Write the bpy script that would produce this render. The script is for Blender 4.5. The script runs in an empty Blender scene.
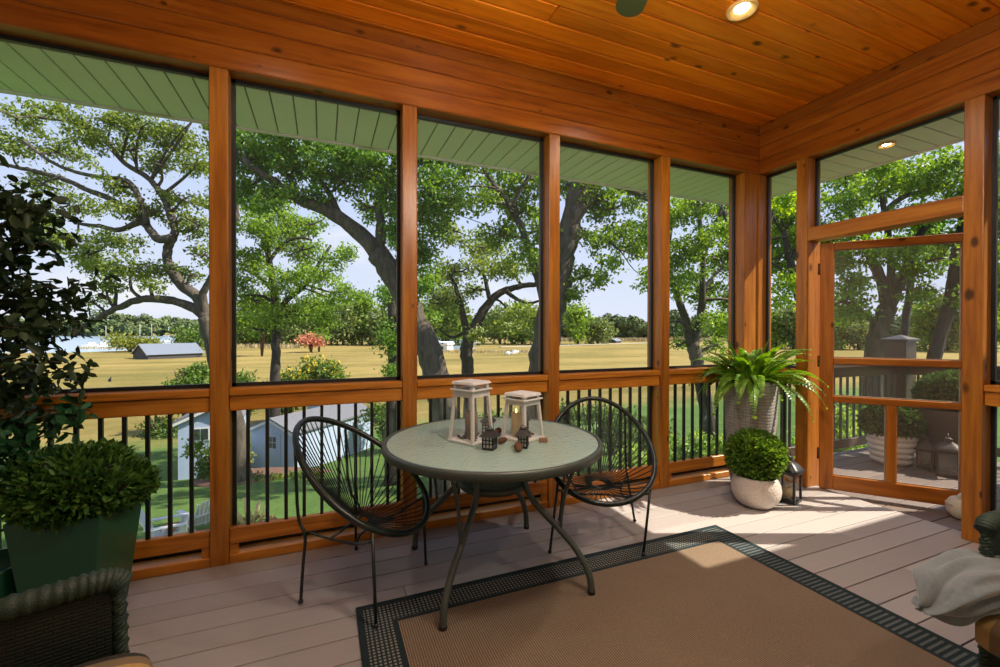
import bpy, bmesh, math, random
import numpy as np
from mathutils import Vector, Matrix

SC = bpy.context.scene
COL = SC.collection
PI = math.pi
random.seed(7)
RNG = np.random.default_rng(11)

# ------------------------------------------------------------------ camera
CAM = np.array([-3.65353, -2.73203, 1.28018])
YAW, PITCH, ROLL, FPX = 0.38976, -0.00589, 0.00161, 431.19
def _rot(y, p, r):
    f = np.array([math.sin(y)*math.cos(p), math.cos(y)*math.cos(p), math.sin(p)])
    rt = np.array([math.cos(y), -math.sin(y), 0.0]); up = np.cross(rt, f)
    c, s = math.cos(r), math.sin(r)
    return np.array([c*rt+s*up, -s*rt+c*up, f])
RC = _rot(YAW, PITCH, ROLL)
cam_d = bpy.data.cameras.new('camera'); cam = bpy.data.objects.new('camera', cam_d); COL.objects.link(cam)
cam_d.sensor_width = 36.0; cam_d.lens = FPX/1000*36.0; cam_d.clip_start = .02; cam_d.clip_end = 6000
M = Matrix.Identity(4)
for i in range(3):
    M[i][0], M[i][1], M[i][2], M[i][3] = RC[0][i], RC[1][i], -RC[2][i], CAM[i]
cam.matrix_world = M
SC.camera = cam

def at(u, v, d):
    """a point of the place seen at picture position u, v and d metres deep"""
    return CAM + d*(RC.T @ np.array([(u-500)/FPX, -(v-333.5)/FPX, 1.0]))

# ------------------------------------------------------------------ mesh helpers
ORIGIN = {}
def tag(o, label=None, cat=None, group=None, kind=None):
    if label: o['label'] = label
    if cat: o['category'] = cat
    if group: o['group'] = group
    if kind: o['kind'] = kind
    return o

def thing(name, loc, label, cat, group=None, kind=None, rz=0.0):
    o = bpy.data.objects.new(name, None); COL.objects.link(o)
    o.empty_display_size = .1
    o.location = loc; o.rotation_euler = (0, 0, rz)
    ORIGIN[o.name] = np.array(loc, float)
    return tag(o, label, cat, group, kind)

class MB:
    def __init__(s): s.v = []; s.f = []; s.m = []; s.sm = []
    def add(s, vs, fs, mi=0, smooth=False):
        b = len(s.v); s.v.extend([tuple(map(float, p)) for p in vs])
        for f in fs:
            s.f.append([b+i for i in f]); s.m.append(mi); s.sm.append(smooth)
        return s
    def box(s, lo, hi, mi=0):
        x0, y0, z0 = lo; x1, y1, z1 = hi
        return s.add([(x0,y0,z0),(x1,y0,z0),(x1,y1,z0),(x0,y1,z0),(x0,y0,z1),(x1,y0,z1),(x1,y1,z1),(x0,y1,z1)],
                     [(0,3,2,1),(4,5,6,7),(0,1,5,4),(1,2,6,5),(2,3,7,6),(3,0,4,7)], mi)
    def hexa(s, bot, top, mi=0):
        return s.add(list(bot)+list(top), [(3,2,1,0),(4,5,6,7),(0,1,5,4),(1,2,6,5),(2,3,7,6),(3,0,4,7)], mi)
    def bar(s, a, b, w, h, mi=0, up=(0,0,1)):
        a = np.array(a, float); b = np.array(b, float); d = b-a; d /= np.linalg.norm(d)
        u = np.array(up, float)
        if abs(d @ u) > .98: u = np.array([1.0,0,0])
        r = np.cross(d, u); r /= np.linalg.norm(r); u = np.cross(r, d)
        q = [(-w/2,-h/2),(w/2,-h/2),(w/2,h/2),(-w/2,h/2)]
        return s.hexa([a+r*i+u*j for i, j in q][::-1], [b+r*i+u*j for i, j in q][::-1], mi)
    def tube(s, pts, rad, n=8, mi=0, closed=False, smooth=True, cap=True, rough=0.0, rng=None):
        P = [np.array(p, float) for p in pts]; k = len(P)
        if not hasattr(rad, '__len__'): rad = [rad]*k
        ref = None; rings = []
        for i in range(k):
            if closed: t = P[(i+1) % k]-P[i-1]
            else: t = P[min(i+1, k-1)]-P[max(i-1, 0)]
            t = t/(np.linalg.norm(t)+1e-12)
            if ref is None:
                ref = np.array([0,0,1.0]) if abs(t[2]) < .9 else np.array([1.0,0,0])
            u = ref-t*(ref@t); u /= (np.linalg.norm(u)+1e-12); w = np.cross(t, u); ref = u
            ring = []
            for j in range(n):
                a = 2*PI*j/n; r = rad[i]
                if rough and rng is not None: r *= 1+rough*rng.uniform(-1, 1)
                ring.append(P[i]+r*(math.cos(a)*u+math.sin(a)*w))
            rings.append(ring)
        vs = [p for r in rings for p in r]; fs = []
        for i in range(k if closed else k-1):
            a = i*n; b = ((i+1) % k)*n
            for j in range(n):
                fs.append((a+j, a+(j+1) % n, b+(j+1) % n, b+j))
        if not closed and cap:
            fs.append(tuple(range(n))[::-1]); fs.append(tuple((k-1)*n+j for j in range(n)))
        return s.add(vs, fs, mi, smooth)
    def lathe(s, prof, n=32, c=(0,0,0), mi=0, smooth=True, sx=1.0, sy=1.0, power=2.0, rz=0.0):
        """prof = [(r, z)...]; power > 2 squares the outline"""
        rings = []; cx, cy, cz = c
        for r, z in prof:
            ring = []
            for j in range(n):
                a = 2*PI*j/n; ca, sa = math.cos(a), math.sin(a)
                q = (abs(ca)**power+abs(sa)**power)**(-1.0/power)
                x, y = r*q*ca*sx, r*q*sa*sy
                ring.append((cx+x*math.cos(rz)-y*math.sin(rz), cy+x*math.sin(rz)+y*math.cos(rz), cz+z))
            rings.append(ring)
        vs = [p for r in rings for p in r]; fs = []
        for i in range(len(prof)-1):
            for j in range(n):
                fs.append((i*n+j, i*n+(j+1) % n, (i+1)*n+(j+1) % n, (i+1)*n+j))
        if prof[0][0] > 1e-5: fs.append(tuple(range(n))[::-1])
        if prof[-1][0] > 1e-5: fs.append(tuple((len(prof)-1)*n+j for j in range(n)))
        return s.add(vs, fs, mi, smooth)
    def ball(s, c, r, n=12, mi=0, smooth=True, noise=0.0, rng=None):
        rx, ry, rz = (r, r, r) if not hasattr(r, '__len__') else r
        vs = [(c[0], c[1], c[2]-rz)]; m = max(4, n//2)
        for i in range(1, m):
            ph = -PI/2+PI*i/m
            for j in range(n):
                a = 2*PI*j/n; q = 1+(noise*rng.uniform(-1, 1) if noise else 0)
                vs.append((c[0]+rx*q*math.cos(ph)*math.cos(a), c[1]+ry*q*math.cos(ph)*math.sin(a), c[2]+rz*q*math.sin(ph)))
        vs.append((c[0], c[1], c[2]+rz)); L = len(vs)-1; fs = []
        for j in range(n):
            fs.append((0, 1+(j+1) % n, 1+j)); fs.append((L, L-n+j, L-n+(j+1) % n))
        for i in range(m-2):
            for j in range(n):
                a = 1+i*n; b = a+n
                fs.append((a+j, a+(j+1) % n, b+(j+1) % n, b+j))
        return s.add(vs, fs, mi, smooth)
    def grid(s, fn, nu, nv, mi=0, smooth=True):
        vs = [fn(i/(nu-1), j/(nv-1)) for j in range(nv) for i in range(nu)]
        fs = [(j*nu+i, j*nu+i+1, (j+1)*nu+i+1, (j+1)*nu+i) for j in range(nv-1) for i in range(nu-1)]
        return s.add(vs, fs, mi, smooth)
    def build(s, name, mats, parent=None, local=False, bevel=0.0, seg=1, subsurf=0, solid=0.0):
        off = np.zeros(3)
        if parent is not None and not local: off = ORIGIN.get(parent.name, off)
        me = bpy.data.meshes.new(name)
        me.from_pydata([tuple(np.array(p)-off) for p in s.v], [], s.f)
        if not isinstance(mats, (list, tuple)): mats = [mats]
        for m in mats: me.materials.append(m)
        me.polygons.foreach_set('material_index', s.m)
        me.polygons.foreach_set('use_smooth', s.sm)
        me.update()
        if bevel > 0:
            bm = bmesh.new(); bm.from_mesh(me)
            es = [e for e in bm.edges if len(e.link_faces) == 2 and e.calc_face_angle(0) > .6]
            bmesh.ops.bevel(bm, geom=es, offset=bevel, segments=seg, affect='EDGES', profile=.6, clamp_overlap=True)
            bm.to_mesh(me); bm.free()
        o = bpy.data.objects.new(name, me); COL.objects.link(o)
        if parent is not None:
            o.parent = parent; ORIGIN[o.name] = ORIGIN.get(parent.name, np.zeros(3)) if not local else np.zeros(3)
        if solid:
            md = o.modifiers.new('thick', 'SOLIDIFY'); md.thickness = solid; md.offset = 0
        if subsurf:
            md = o.modifiers.new('smooth', 'SUBSURF'); md.levels = md.render_levels = subsurf
        return o

def copy_tree(o, parent=None):
    c = o.copy(); COL.objects.link(c)
    if parent is not None: c.parent = parent
    for ch in list(o.children): copy_tree(ch, c)
    return c

def leaf_mesh(name, C, D, N, L, W, mats, parent=None, mi=None, fold=.25, oval=False):
    """many leaves in one mesh. C bases, D directions, N normals (unit-ish), L lengths, W widths; 6 verts, 4 tris a leaf"""
    n = len(C)
    D = D/np.linalg.norm(D, axis=1)[:, None]
    S = np.cross(D, N); S /= (np.linalg.norm(S, axis=1)[:, None]+1e-9); N = np.cross(S, D)
    L = np.broadcast_to(np.asarray(L, float), (n,))[:, None]; W = np.broadcast_to(np.asarray(W, float), (n,))[:, None]
    a = C; t = C+D*L-N*L*.12; m = C+D*L*.45
    l = m+S*W*.5+N*W*fold; r = m-S*W*.5+N*W*fold
    if oval:
        b1, b2 = C+D*L*.25, C+D*L*.68-N*L*.04
        V = np.stack([a, b1+S*W*.40+N*W*fold, b2+S*W*.44+N*W*fold, t, b2-S*W*.44+N*W*fold, b1-S*W*.40+N*W*fold], 1).reshape(-1, 3); nv, tri = 6, [0,1,2,0,2,3,0,3,4,0,4,5]
    else:
        V = np.stack([a, l, t, r], 1).reshape(-1, 3); nv, tri = 4, [0,1,2,0,2,3]
    nt = len(tri)//3
    if parent is not None: V = V-ORIGIN.get(parent.name, np.zeros(3))
    me = bpy.data.meshes.new(name)
    me.vertices.add(nv*n); me.vertices.foreach_set('co', V.astype(np.float32).ravel())
    idx = (np.arange(n)[:, None]*nv+np.array([tri])).ravel()
    me.loops.add(3*nt*n); me.loops.foreach_set('vertex_index', idx.astype(np.int32))
    me.polygons.add(nt*n)
    me.polygons.foreach_set('loop_start', (np.arange(nt*n)*3).astype(np.int32))
    if not isinstance(mats, (list, tuple)): mats = [mats]
    for q in mats: me.materials.append(q)
    if mi is not None: me.polygons.foreach_set('material_index', np.repeat(np.asarray(mi), nt).astype(np.int32))
    me.update(calc_edges=True); me.validate()
    o = bpy.data.objects.new(name, me); COL.objects.link(o)
    if parent is not None: o.parent = parent
    return o

def rand_dirs(n):
    v = RNG.normal(size=(n, 3)); return v/np.linalg.norm(v, axis=1)[:, None]

# ------------------------------------------------------------------ materials
class NT:
    def __init__(s, name):
        s.mat = bpy.data.materials.new(name); s.mat.use_nodes = True
        s.t = s.mat.node_tree; s.t.nodes.clear()
        s.out = s.t.nodes.new('ShaderNodeOutputMaterial')
    def n(s, typ, **kw):
        nd = s.t.nodes.new('ShaderNode'+typ)
        for k, v in kw.items():
            if k.startswith('i_'):
                key = k[2:]
                sock = nd.inputs[int(key)] if key.isdigit() else nd.inputs[key.replace('_', ' ')]
                s.set(sock, v)
            else: setattr(nd, k, v)
        return nd
    def set(s, sock, v):
        if hasattr(v, 'is_output'): s.t.links.new(v, sock)
        else: sock.default_value = v
    def math(s, op, a, b=None, c=None):
        nd = s.t.nodes.new('ShaderNodeMath'); nd.operation = op
        s.set(nd.inputs[0], a)
        if b is not None: s.set(nd.inputs[1], b)
        if c is not None: s.set(nd.inputs[2], c)
        return nd.outputs[0]
    def mix(s, f, a, b):
        nd = s.t.nodes.new('ShaderNodeMix'); nd.data_type = 'RGBA'
        s.set(nd.inputs[0], f); s.set(nd.inputs[6], a); s.set(nd.inputs[7], b)
        return nd.outputs[2]
    def ramp(s, f, stops):
        nd = s.t.nodes.new('ShaderNodeValToRGB'); r = nd.color_ramp
        while len(r.elements) < len(stops): r.elements.new(.5)
        for e, (p, c) in zip(r.elements, stops):
            e.position = p; e.color = c if len(c) == 4 else (*c, 1)
        s.set(nd.inputs[0], f); return nd.outputs[0]
    def coord(s, scale=(1,1,1), kind='Object', rot=(0,0,0), loc=(0,0,0)):
        tc = s.t.nodes.new('ShaderNodeTexCoord'); mp = s.t.nodes.new('ShaderNodeMapping')
        mp.inputs['Scale'].default_value = scale; mp.inputs['Rotation'].default_value = rot; mp.inputs['Location'].default_value = loc
        s.t.links.new(tc.outputs[kind], mp.inputs[0]); return mp.outputs[0]
    def noise(s, vec, scale=5.0, detail=3.0, rough=.5, dist=0.0):
        nd = s.n('TexNoise', i_Scale=scale, i_Detail=detail, i_Roughness=rough, i_Distortion=dist)
        s.t.links.new(vec, nd.inputs['Vector']); return nd.outputs[0]
    def bump(s, h, strength=.3, dist=.01):
        nd = s.n('Bump', i_Strength=strength, i_Distance=dist); s.set(nd.inputs['Height'], h); return nd.outputs[0]
    def principled(s, **kw):
        nd = s.t.nodes.new('ShaderNodeBsdfPrincipled')
        for k, v in kw.items(): s.set(nd.inputs[k.replace('_', ' ')], v)
        return nd.outputs[0]
    def done(s, sh):
        s.t.links.new(sh, s.out.inputs[0]); return s.mat

def c4(c): return (*c, 1.0) if len(c) == 3 else c
def mat_plain(name, col, rough=.5, metal=0.0, noise=.12, nscale=12.0, bump=0.0, spec=.5):
    t = NT(name); v = t.coord(kind='Object')
    f = t.noise(v, nscale, 4)
    d = tuple(max(0, x*(1-noise)) for x in col); l = tuple(min(1, x*(1+noise)) for x in col)
    kw = dict(Base_Color=t.mix(f, c4(d), c4(l)), Roughness=rough, Metallic=metal, Specular_IOR_Level=spec)
    if bump: kw['Normal'] = t.bump(t.noise(v, nscale*6, 3), bump, .004)
    return t.done(t.principled(**kw))

def mat_wood(name, axis, dark, mid, light, rough=.33, knots=True, island=True, gloss=.45, knot_scale=1.0):
    t = NT(name)
    sc = [9.0, 9.0, 9.0]; sc[axis] = .55
    kc = [7.5*knot_scale]*3; kc[axis] = 4.2*knot_scale
    geo = t.n('NewGeometry'); rnd = geo.outputs['Random Per Island']
    tc = t.n('TexCoord'); ofs = t.n('VectorMath', operation='SCALE'); ofs.inputs[0].default_value = (13.1, 7.7, 5.3)
    t.set(ofs.inputs['Scale'], rnd)
    ad = t.n('VectorMath', operation='ADD'); t.t.links.new(tc.outputs['Object'], ad.inputs[0]); t.t.links.new(ofs.outputs[0], ad.inputs[1])
    mp = t.n('Mapping'); mp.inputs['Scale'].default_value = sc; t.t.links.new(ad.outputs[0], mp.inputs[0])
    g = t.noise(mp.outputs[0], 2.4, 6, .6, .6)
    g2 = t.noise(mp.outputs[0], 11.0, 3, .6)
    col = t.ramp(t.math('ADD', t.math('MULTIPLY', g, .75), t.math('MULTIPLY', g2, .25)), [(.30, dark), (.5, mid), (.72, light)])
    if island:
        tint = t.math('MULTIPLY_ADD', rnd, .44, .78)
        hs = t.n('HueSaturation', i_Color=col); t.set(hs.inputs['Value'], tint); col = hs.outputs[0]
    if knots:
        mk = t.n('Mapping'); mk.inputs['Scale'].default_value = kc; t.t.links.new(ad.outputs[0], mk.inputs[0])
        vo = t.n('TexVoronoi', i_Scale=1.0, i_Randomness=1.0); t.t.links.new(mk.outputs[0], vo.inputs['Vector'])
        sel = t.n('SeparateColor'); t.t.links.new(vo.outputs['Color'], sel.inputs[0])
        big = t.math('MULTIPLY', t.math('GREATER_THAN', sel.outputs[0], .12), t.math('MULTIPLY_ADD', sel.outputs[1], .17, .08))
        dst = t.math('ADD', vo.outputs['Distance'], t.math('MULTIPLY', t.math('SUBTRACT', g2, .5), .07))
        k = t.n('MapRange', interpolation_type='SMOOTHSTEP'); t.set(k.inputs[0], dst)
        t.set(k.inputs[1], t.math('MULTIPLY', big, .35)); t.set(k.inputs[2], t.math('ADD', big, .005)); k.inputs[3].default_value = .85; k.inputs[4].default_value = 0
        col = t.mix(k.outputs[0], col, c4(tuple(x*.12 for x in dark)))
    return t.done(t.principled(Base_Color=col, Roughness=rough, Specular_IOR_Level=gloss, Normal=t.bump(g2, .12, .002)))

def mat_leaf(name, dark, light, trans=.35, rough=.45, tcol=None):
    t = NT(name); geo = t.n('NewGeometry')
    nz = t.noise(t.coord(kind='Object'), .55, 2)
    f = t.math('ADD', t.math('MULTIPLY', geo.outputs['Random Per Island'], .65), t.math('MULTIPLY', nz, .35))
    col = t.ramp(f, [(.1, dark), (.85, light)])
    p = t.principled(Base_Color=col, Roughness=rough, Specular_IOR_Level=.35)
    if trans > 0:
        hs = t.n('HueSaturation', i_Color=col); hs.inputs['Value'].default_value = 1.7; hs.inputs['Hue'].default_value = .485; hs.inputs['Saturation'].default_value = 1.1
        tr = t.n('BsdfTranslucent'); t.t.links.new(hs.outputs[0], tr.inputs[0])
        mx = t.n('MixShader'); mx.inputs[0].default_value = trans
        t.t.links.new(p, mx.inputs[1]); t.t.links.new(tr.outputs[0], mx.inputs[2]); return t.done(mx.outputs[0])
    return t.done(p)

def mat_bark(name, a, b):
    t = NT(name); v = t.coord((1,1,.25)); f = t.noise(v, 9, 6, .65, .5)
    col = t.ramp(f, [(.3, a), (.7, b)])
    return t.done(t.principled(Base_Color=col, Roughness=.9, Normal=t.bump(f, .9, .05)))

def mat_screen(name, col=(.25,.27,.25), amount=.12, gloss=.02):
    t = NT(name)
    tr = t.n('BsdfTransparent'); tr.inputs[0].default_value = (1, 1, 1, 1)
    df = t.n('BsdfDiffuse'); df.inputs[0].default_value = c4(col)
    m1 = t.n('MixShader'); m1.inputs[0].default_value = amount
    t.t.links.new(tr.outputs[0], m1.inputs[1]); t.t.links.new(df.outputs[0], m1.inputs[2])
    if gloss <= 0: return t.done(m1.outputs[0])
    gl = t.n('BsdfGlossy'); gl.inputs['Roughness'].default_value = .02
    m2 = t.n('MixShader'); m2.inputs[0].default_value = gloss
    t.t.links.new(m1.outputs[0], m2.inputs[1]); t.t.links.new(gl.outputs[0], m2.inputs[2]); return t.done(m2.outputs[0])

def mat_emit(name, col, strength):
    t = NT(name); e = t.n('Emission', i_Strength=strength); e.inputs[0].default_value = c4(col); return t.done(e.outputs[0])

BEAMC = ((.13,.030,.003), (.27,.076,.006), (.38,.130,.011))
CD, CM, CL = (.19,.050,.005), (.40,.138,.012), (.56,.232,.026)
WX = mat_wood('cedar_along_x', 0, CD, CM, CL)
WY = mat_wood('cedar_along_y', 1, CD, CM, CL)
WZ = mat_wood('cedar_along_z', 2, CD, CM, CL)
WCEIL = mat_wood('cedar_ceiling', 0, (.48,.112,.002), (.76,.205,.004), (.88,.30,.012), rough=.35)
BLACK = mat_plain('black_powder_coat', (.012,.013,.013), .4)
SOFFIT = mat_plain('sage_soffit', (.82,.88,.86), .55, noise=.04)
WHITE = mat_plain('white_paint', (.72,.72,.70), .5, noise=.05)
SCREEN = mat_screen('insect_screen', (.30,.34,.30), .06, 0)
SCREEN_LOW = mat_screen('lower_screen', (.36,.52,.44), .24, 0)
SCREEN_DOOR = mat_screen('door_screen', (.50,.46,.40), .15, 0)
GLASS = mat_screen('thin_glass', (.8,.85,.82), .05, .06)
# ------------------------------------------------------------------ room shell
def floor_mat(name, cols, seam=True):
    t = NT(name); geo = t.n('NewGeometry'); rnd = geo.outputs['Random Per Island']
    v = t.coord((.6, 14, 14)); g = t.noise(v, 3, 5, .6); g2 = t.noise(t.coord(), 1.3, 3)
    f = t.math('ADD', t.math('MULTIPLY', rnd, .5), t.math('ADD', t.math('MULTIPLY', g, .3), t.math('MULTIPLY', g2, .2)))
    col = t.ramp(f, [(.15, cols[0]), (.5, cols[1]), (.85, cols[2])])
    return t.done(t.principled(Base_Color=col, Roughness=.52, Specular_IOR_Level=.35, Normal=t.bump(g, .15, .002)))
FLOORM = floor_mat('composite_boards', [(.30,.268,.252), (.365,.328,.312), (.425,.388,.372)])
DECKM = floor_mat('deck_boards', [(.14,.105,.09), (.18,.14,.12), (.22,.175,.155)])
DARK = mat_plain('dark_void', (.02,.018,.016), .9)

def boards(mb, x0, x1, y0, y1, pitch, gap, z, th, rng, phase, split=True):
    k0 = math.floor((y0-phase)/pitch); y = phase+k0*pitch
    while y < y1:
        a, b = max(y+gap/2, y0), min(y+pitch-gap/2, y1)
        if b-a > .01:
            xs = [x0]
            if split and rng.random() < .7:
                q = rng.uniform(x0+.6, x1-.6); xs.append(q)
            xs.append(x1)
            for i in range(len(xs)-1):
                mb.box((xs[i]+(.0015 if i else 0), a, z-th), (xs[i+1]-(.0015 if i < len(xs)-2 else 0), b, z))
        y += pitch
rg = random.Random(3)
mb = MB(); boards(mb, -5.4, .13, -4.3, .13, .1415, .006, 0, .024, rg, -1.12)
mb.box((-5.4, -4.3, -.20), (.13, .13, -.03), 1)
tag(mb.build('floor', [FLOORM, DARK], bevel=.0018), kind='structure')
mb = MB(); boards(mb, .135, 2.62, -2.65, .20, .1415, .007, -.03, .024, rg, -1.12)
mb.box((.135, -2.65, -.22), (2.62, .20, -.058), 1)
tag(mb.build('deck_floor', [DECKM, DARK], bevel=.0018), kind='structure')

# ceiling of tongue and groove boards along x
ZC = 3.14
mb = MB(); boards(mb, -5.4, .02, -4.3, .02, .136, .003, ZC+.02, .02, rg, -.02, split=True)
mb.box((-5.4, -4.3, ZC+.02), (.1, .1, ZC+.06), 1)
for v in range(len(mb.v)): pass
ceil = tag(mb.build('ceiling', [WCEIL, DARK], bevel=.007), kind='structure')

# beams: stacked boards above the openings
def beam(name, axis, a0, a1, mat):
    m = MB()
    zs = [2.70, 2.823, 2.942, 3.052, 3.14]
    for i in range(4):
        o = 0.0 if i < 3 else .0
        lo, hi = zs[i]+.0008, zs[i+1]-.0008
        if axis == 0: m.box((a0, 0, lo), (a1, .17, hi))
        else: m.box((0, a0, lo), (.17, a1, hi))
    return tag(m.build(name, mat, bevel=.007), kind='structure')
BX = mat_wood('beam_along_x', 0, *BEAMC, knot_scale=1.25); BY = mat_wood('beam_along_y', 1, *BEAMC, knot_scale=1.25)
beam('trim_1', 0, -5.4, .17, BX)
beam('trim_2', 1, -4.3, -.0005, BY)

# posts
POSTX = {'A': (-4.218, -4.130), 'B': (-3.190, -3.099), 'C': (-2.147, -2.059), 'D': (-1.116, -1.027)}
n = 3
for k, (a, b) in list(POSTX.items())+[('Z', (-5.25, -5.16))]:
    tag(MB().box((a, .006, 0), (b, .17, 2.70)).build('trim_%d' % n, WZ, bevel=.005, seg=2), kind='structure'); n += 1
tag(MB().box((-.170, .006, 0), (-.004, .17, 2.70)).build('trim_%d' % n, WZ, bevel=.005, seg=2), kind='structure'); n += 1
tag(MB().box((-.0035, -.004, 0), (.17, .17, 2.70)).build('trim_%d' % n, WZ, bevel=.005, seg=2), kind='structure'); n += 1
POSTY = {'E': (-.425, -.335), 'F': (-1.442, -1.352), 'G': (-2.60, -2.51)}
for k, (a, b) in POSTY.items():
    tag(MB().box((.004, a, 0), (.17, b, 2.70)).build('trim_%d' % n, WZ, bevel=.005, seg=2), kind='structure'); n += 1
# header rail of the doorway
tag(MB().box((.008, -1.352, 2.018), (.15, -.425, 2.125)).build('trim_%d' % n, WY, bevel=.005, seg=2), kind='structure'); n += 1

# blind walls out of the picture: end wall and house wall
SIDING = mat_plain('painted_siding', (.60,.59,.54), .7, noise=.05)
mb = MB()
for k in range(20):
    z = k*.158
    mb.hexa([(-5.45,-4.4,z),(-5.36,-4.4,z),(-5.36,.17,z),(-5.45,.17,z)], [(-5.45,-4.4,z+.156),(-5.375,-4.4,z+.156),(-5.375,.17,z+.156),(-5.45,.17,z+.156)])
tag(mb.build('wall_left', SIDING), kind='structure')
mb = MB()
for k in range(20):
    z = k*.158
    mb.hexa([(-5.45,-4.4,z),(.17,-4.4,z),(.17,-4.28,z),(-5.45,-4.28,z)], [(-5.45,-4.4,z+.156),(.17,-4.4,z+.156),(.17,-4.295,z+.156),(-5.45,-4.295,z+.156)])
tag(mb.build('wall_back', SIDING), kind='structure')
# the house wing beside the deck (throws the shade that ends the sun patch)
mb = MB(); mb.box((.3, -5.2, -4), (5.2, -2.72, 2.72))
tag(mb.build('wall_right', SIDING), kind='structure')

# roof slab, soffits, fascia
ROOFM = mat_plain('roof_shingles', (.10,.10,.10), .9, noise=.3)
mb = MB()
mb.hexa([(-7.5,-5.4,3.24),(.69,-5.4,3.24),(.69,.74,3.24),(-7.5,.74,3.24)], [(-7.5,-5.4,4.6),(-.9,-5.4,4.6),(.69,.74,3.28),(-7.5,.74,3.28)])
mb.box((-7.5, .18, 2.74), (.69, .74, 3.24)); mb.box((.18, -5.4, 2.74), (.69, .18, 3.24))
rf = mb.build('roof', ROOFM); tag(rf, kind='structure')
mb = MB()
mb.hexa([(.79,-5.4,2.72),(5.6,-5.4,2.72),(5.6,-2.10,2.72),(.79,-2.10,2.72)], [(.79,-5.4,4.2),(5.6,-5.4,4.2),(5.6,-2.10,2.86),(.79,-2.10,2.86)])
tag(mb.build('roof', ROOFM), kind='structure')
def soffit_boards(mb, along, a0, a1, b0, b1, z, pitch=.128):
    a = a0
    while a < a1-.01:
        b = min(a+pitch-.009, a1)
        if along == 0: mb.box((a, b0, z), (b, b1, z+.012))
        else: mb.box((b0, a, z), (b1, b, z+.012))
        a += pitch
mb = MB(); soffit_boards(mb, 0, -7.4, .70, .172, .745, 2.70)
mb.box((-7.4, .172, 2.713), (.70, .745, 2.72), 1)
tag(mb.build('soffit', [SOFFIT, mat_plain('groove_shadow', (.16,.19,.15), .8)], bevel=.002), kind='structure')
mb = MB(); soffit_boards(mb, 1, -4.4, .172, .172, .698, 2.6995)
mb.box((.172, -4.4, 2.713), (.698, .172, 2.72), 1)
tag(mb.build('soffit', [SOFFIT, bpy.data.materials['groove_shadow']], bevel=.002), kind='structure')
mb = MB(); mb.box((-7.45, .745, 2.688), (.75, .775, 2.86)); mb.box((.70, -5.3, 2.688), (.73, .745, 2.86))
tag(mb.build('fascia', WHITE, bevel=.004), kind='structure')

# ------------------------------------------------------------------ screens in black frames
def screen_window(idx, axis, a0, a1, z0, z1, smat, off=.098):
    r = thing('window_%d' % idx, ((a0, off, z0) if axis == 0 else (off, a0, z0)), None, None, kind='structure')
    m = MB(); w = .020
    def bx(p0, p1, q0, q1, o0, o1):
        return ((p0, o0, q0), (p1, o1, q1)) if axis == 0 else ((o0, p0, q0), (o1, p1, q1))
    for p0, p1, q0, q1 in ((a0, a0+w, z0, z1), (a1-w, a1, z0, z1), (a0, a1, z0, z0+w), (a0, a1, z1-w, z1)):
        m.box(*bx(p0, p1, q0, q1, off, off+.022))
    m.build('screen_frame', BLACK, r)
    m = MB(); o = off+.011
    if axis == 0: m.add([(a0,o,z0),(a1,o,z0),(a1,o,z1),(a0,o,z1)], [(0,1,2,3)])
    else: m.add([(o,a0,z0),(o,a1,z0),(o,a1,z1),(o,a0,z1)], [(0,1,2,3)])
    m.build('screen_mesh', smat, r)
    return r

def railing(axis, a0, a1, label, nb, cap=True):
    """a panel between two posts: sill, top rail, bottom rail, kick plate, balusters"""
    r = thing('railing', ((a0+a1)/2, .05, 0) if axis == 0 else (.05, (a0+a1)/2, 0), label, 'railing', 'cedar railing panels of the porch')
    W_ = WX if axis == 0 else WY
    def bx(p0, p1, q0, q1, o0, o1):
        return ((p0, o0, q0), (p1, o1, q1)) if axis == 0 else ((o0, p0, q0), (o1, p1, q1))
    e = .0015
    MB().box(*bx(a0+e, a1-e, .922, .962, .008, .135)).build('sill', W_, r, bevel=.004)
    MB().box(*bx(a0+e, a1-e, .838, .9205, .022, .062)).build('top_rail', W_, r, bevel=.003)
    MB().box(*bx(a0+e, a1-e, .104, .192, .018, .058)).build('bottom_rail', W_, r, bevel=.003)
    MB().box(*bx(a0+e, a1-e, 0.0005, .050, .010, .150)).build('base_plate', W_, r, bevel=.003)
    for p in ((a0+e, a0+.042), (a1-.042, a1-e)):
        MB().box(*bx(p[0], p[1], .0505, .1035, .022, .052)).build('block', W_, r, bevel=.002)
    L = a1-a0
    for k in range(nb):
        p = a0+L*(k+1)/(nb+1) if nb < 5 else (a0+a1)/2+(k-(nb-1)/2)*.0955
        q = (p, .04, 0) if axis == 0 else (.04, p, 0)
        m = MB(); m.box((q[0]-.009, q[1]-.009, .185), (q[0]+.009, q[1]+.009, .845))
        m.build('baluster', BLACK, r)
    return r
PX = POSTX
spans = [(-5.16, PX['A'][0], 'cedar railing panel behind the square green planter, black balusters'),
         (PX['A'][1], PX['B'][0], 'cedar railing panel behind the left string chair, black balusters'),
         (PX['B'][1], PX['C'][0], 'cedar railing panel behind the glass table, black balusters'),
         (PX['C'][1], PX['D'][0], 'cedar railing panel behind the right string chair, black balusters'),
         (PX['D'][1], -.170, 'cedar railing panel behind the tall fern planter, with sunlit spots')]
wi = 1
for a, b, lb in spans:
    railing(0, a, b, lb, 9 if b-a > .9 else 8)
    screen_window(wi, 0, a, b, .963, 2.699, SCREEN); wi += 1
    screen_window(wi, 0, a, b, .051, .921, SCREEN_LOW, off=.108); wi += 1
railing(1, -.335, -.004, 'narrow cedar railing panel between corner post and screen door', 2)
screen_window(wi, 1, -.335, -.004, .963, 2.699, SCREEN); wi += 1
screen_window(wi, 1, -.335, -.004, .051, .921, SCREEN_LOW, off=.108); wi += 1
screen_window(wi, 1, -1.352, -.425, 2.126, 2.699, SCREEN); wi += 1
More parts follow.
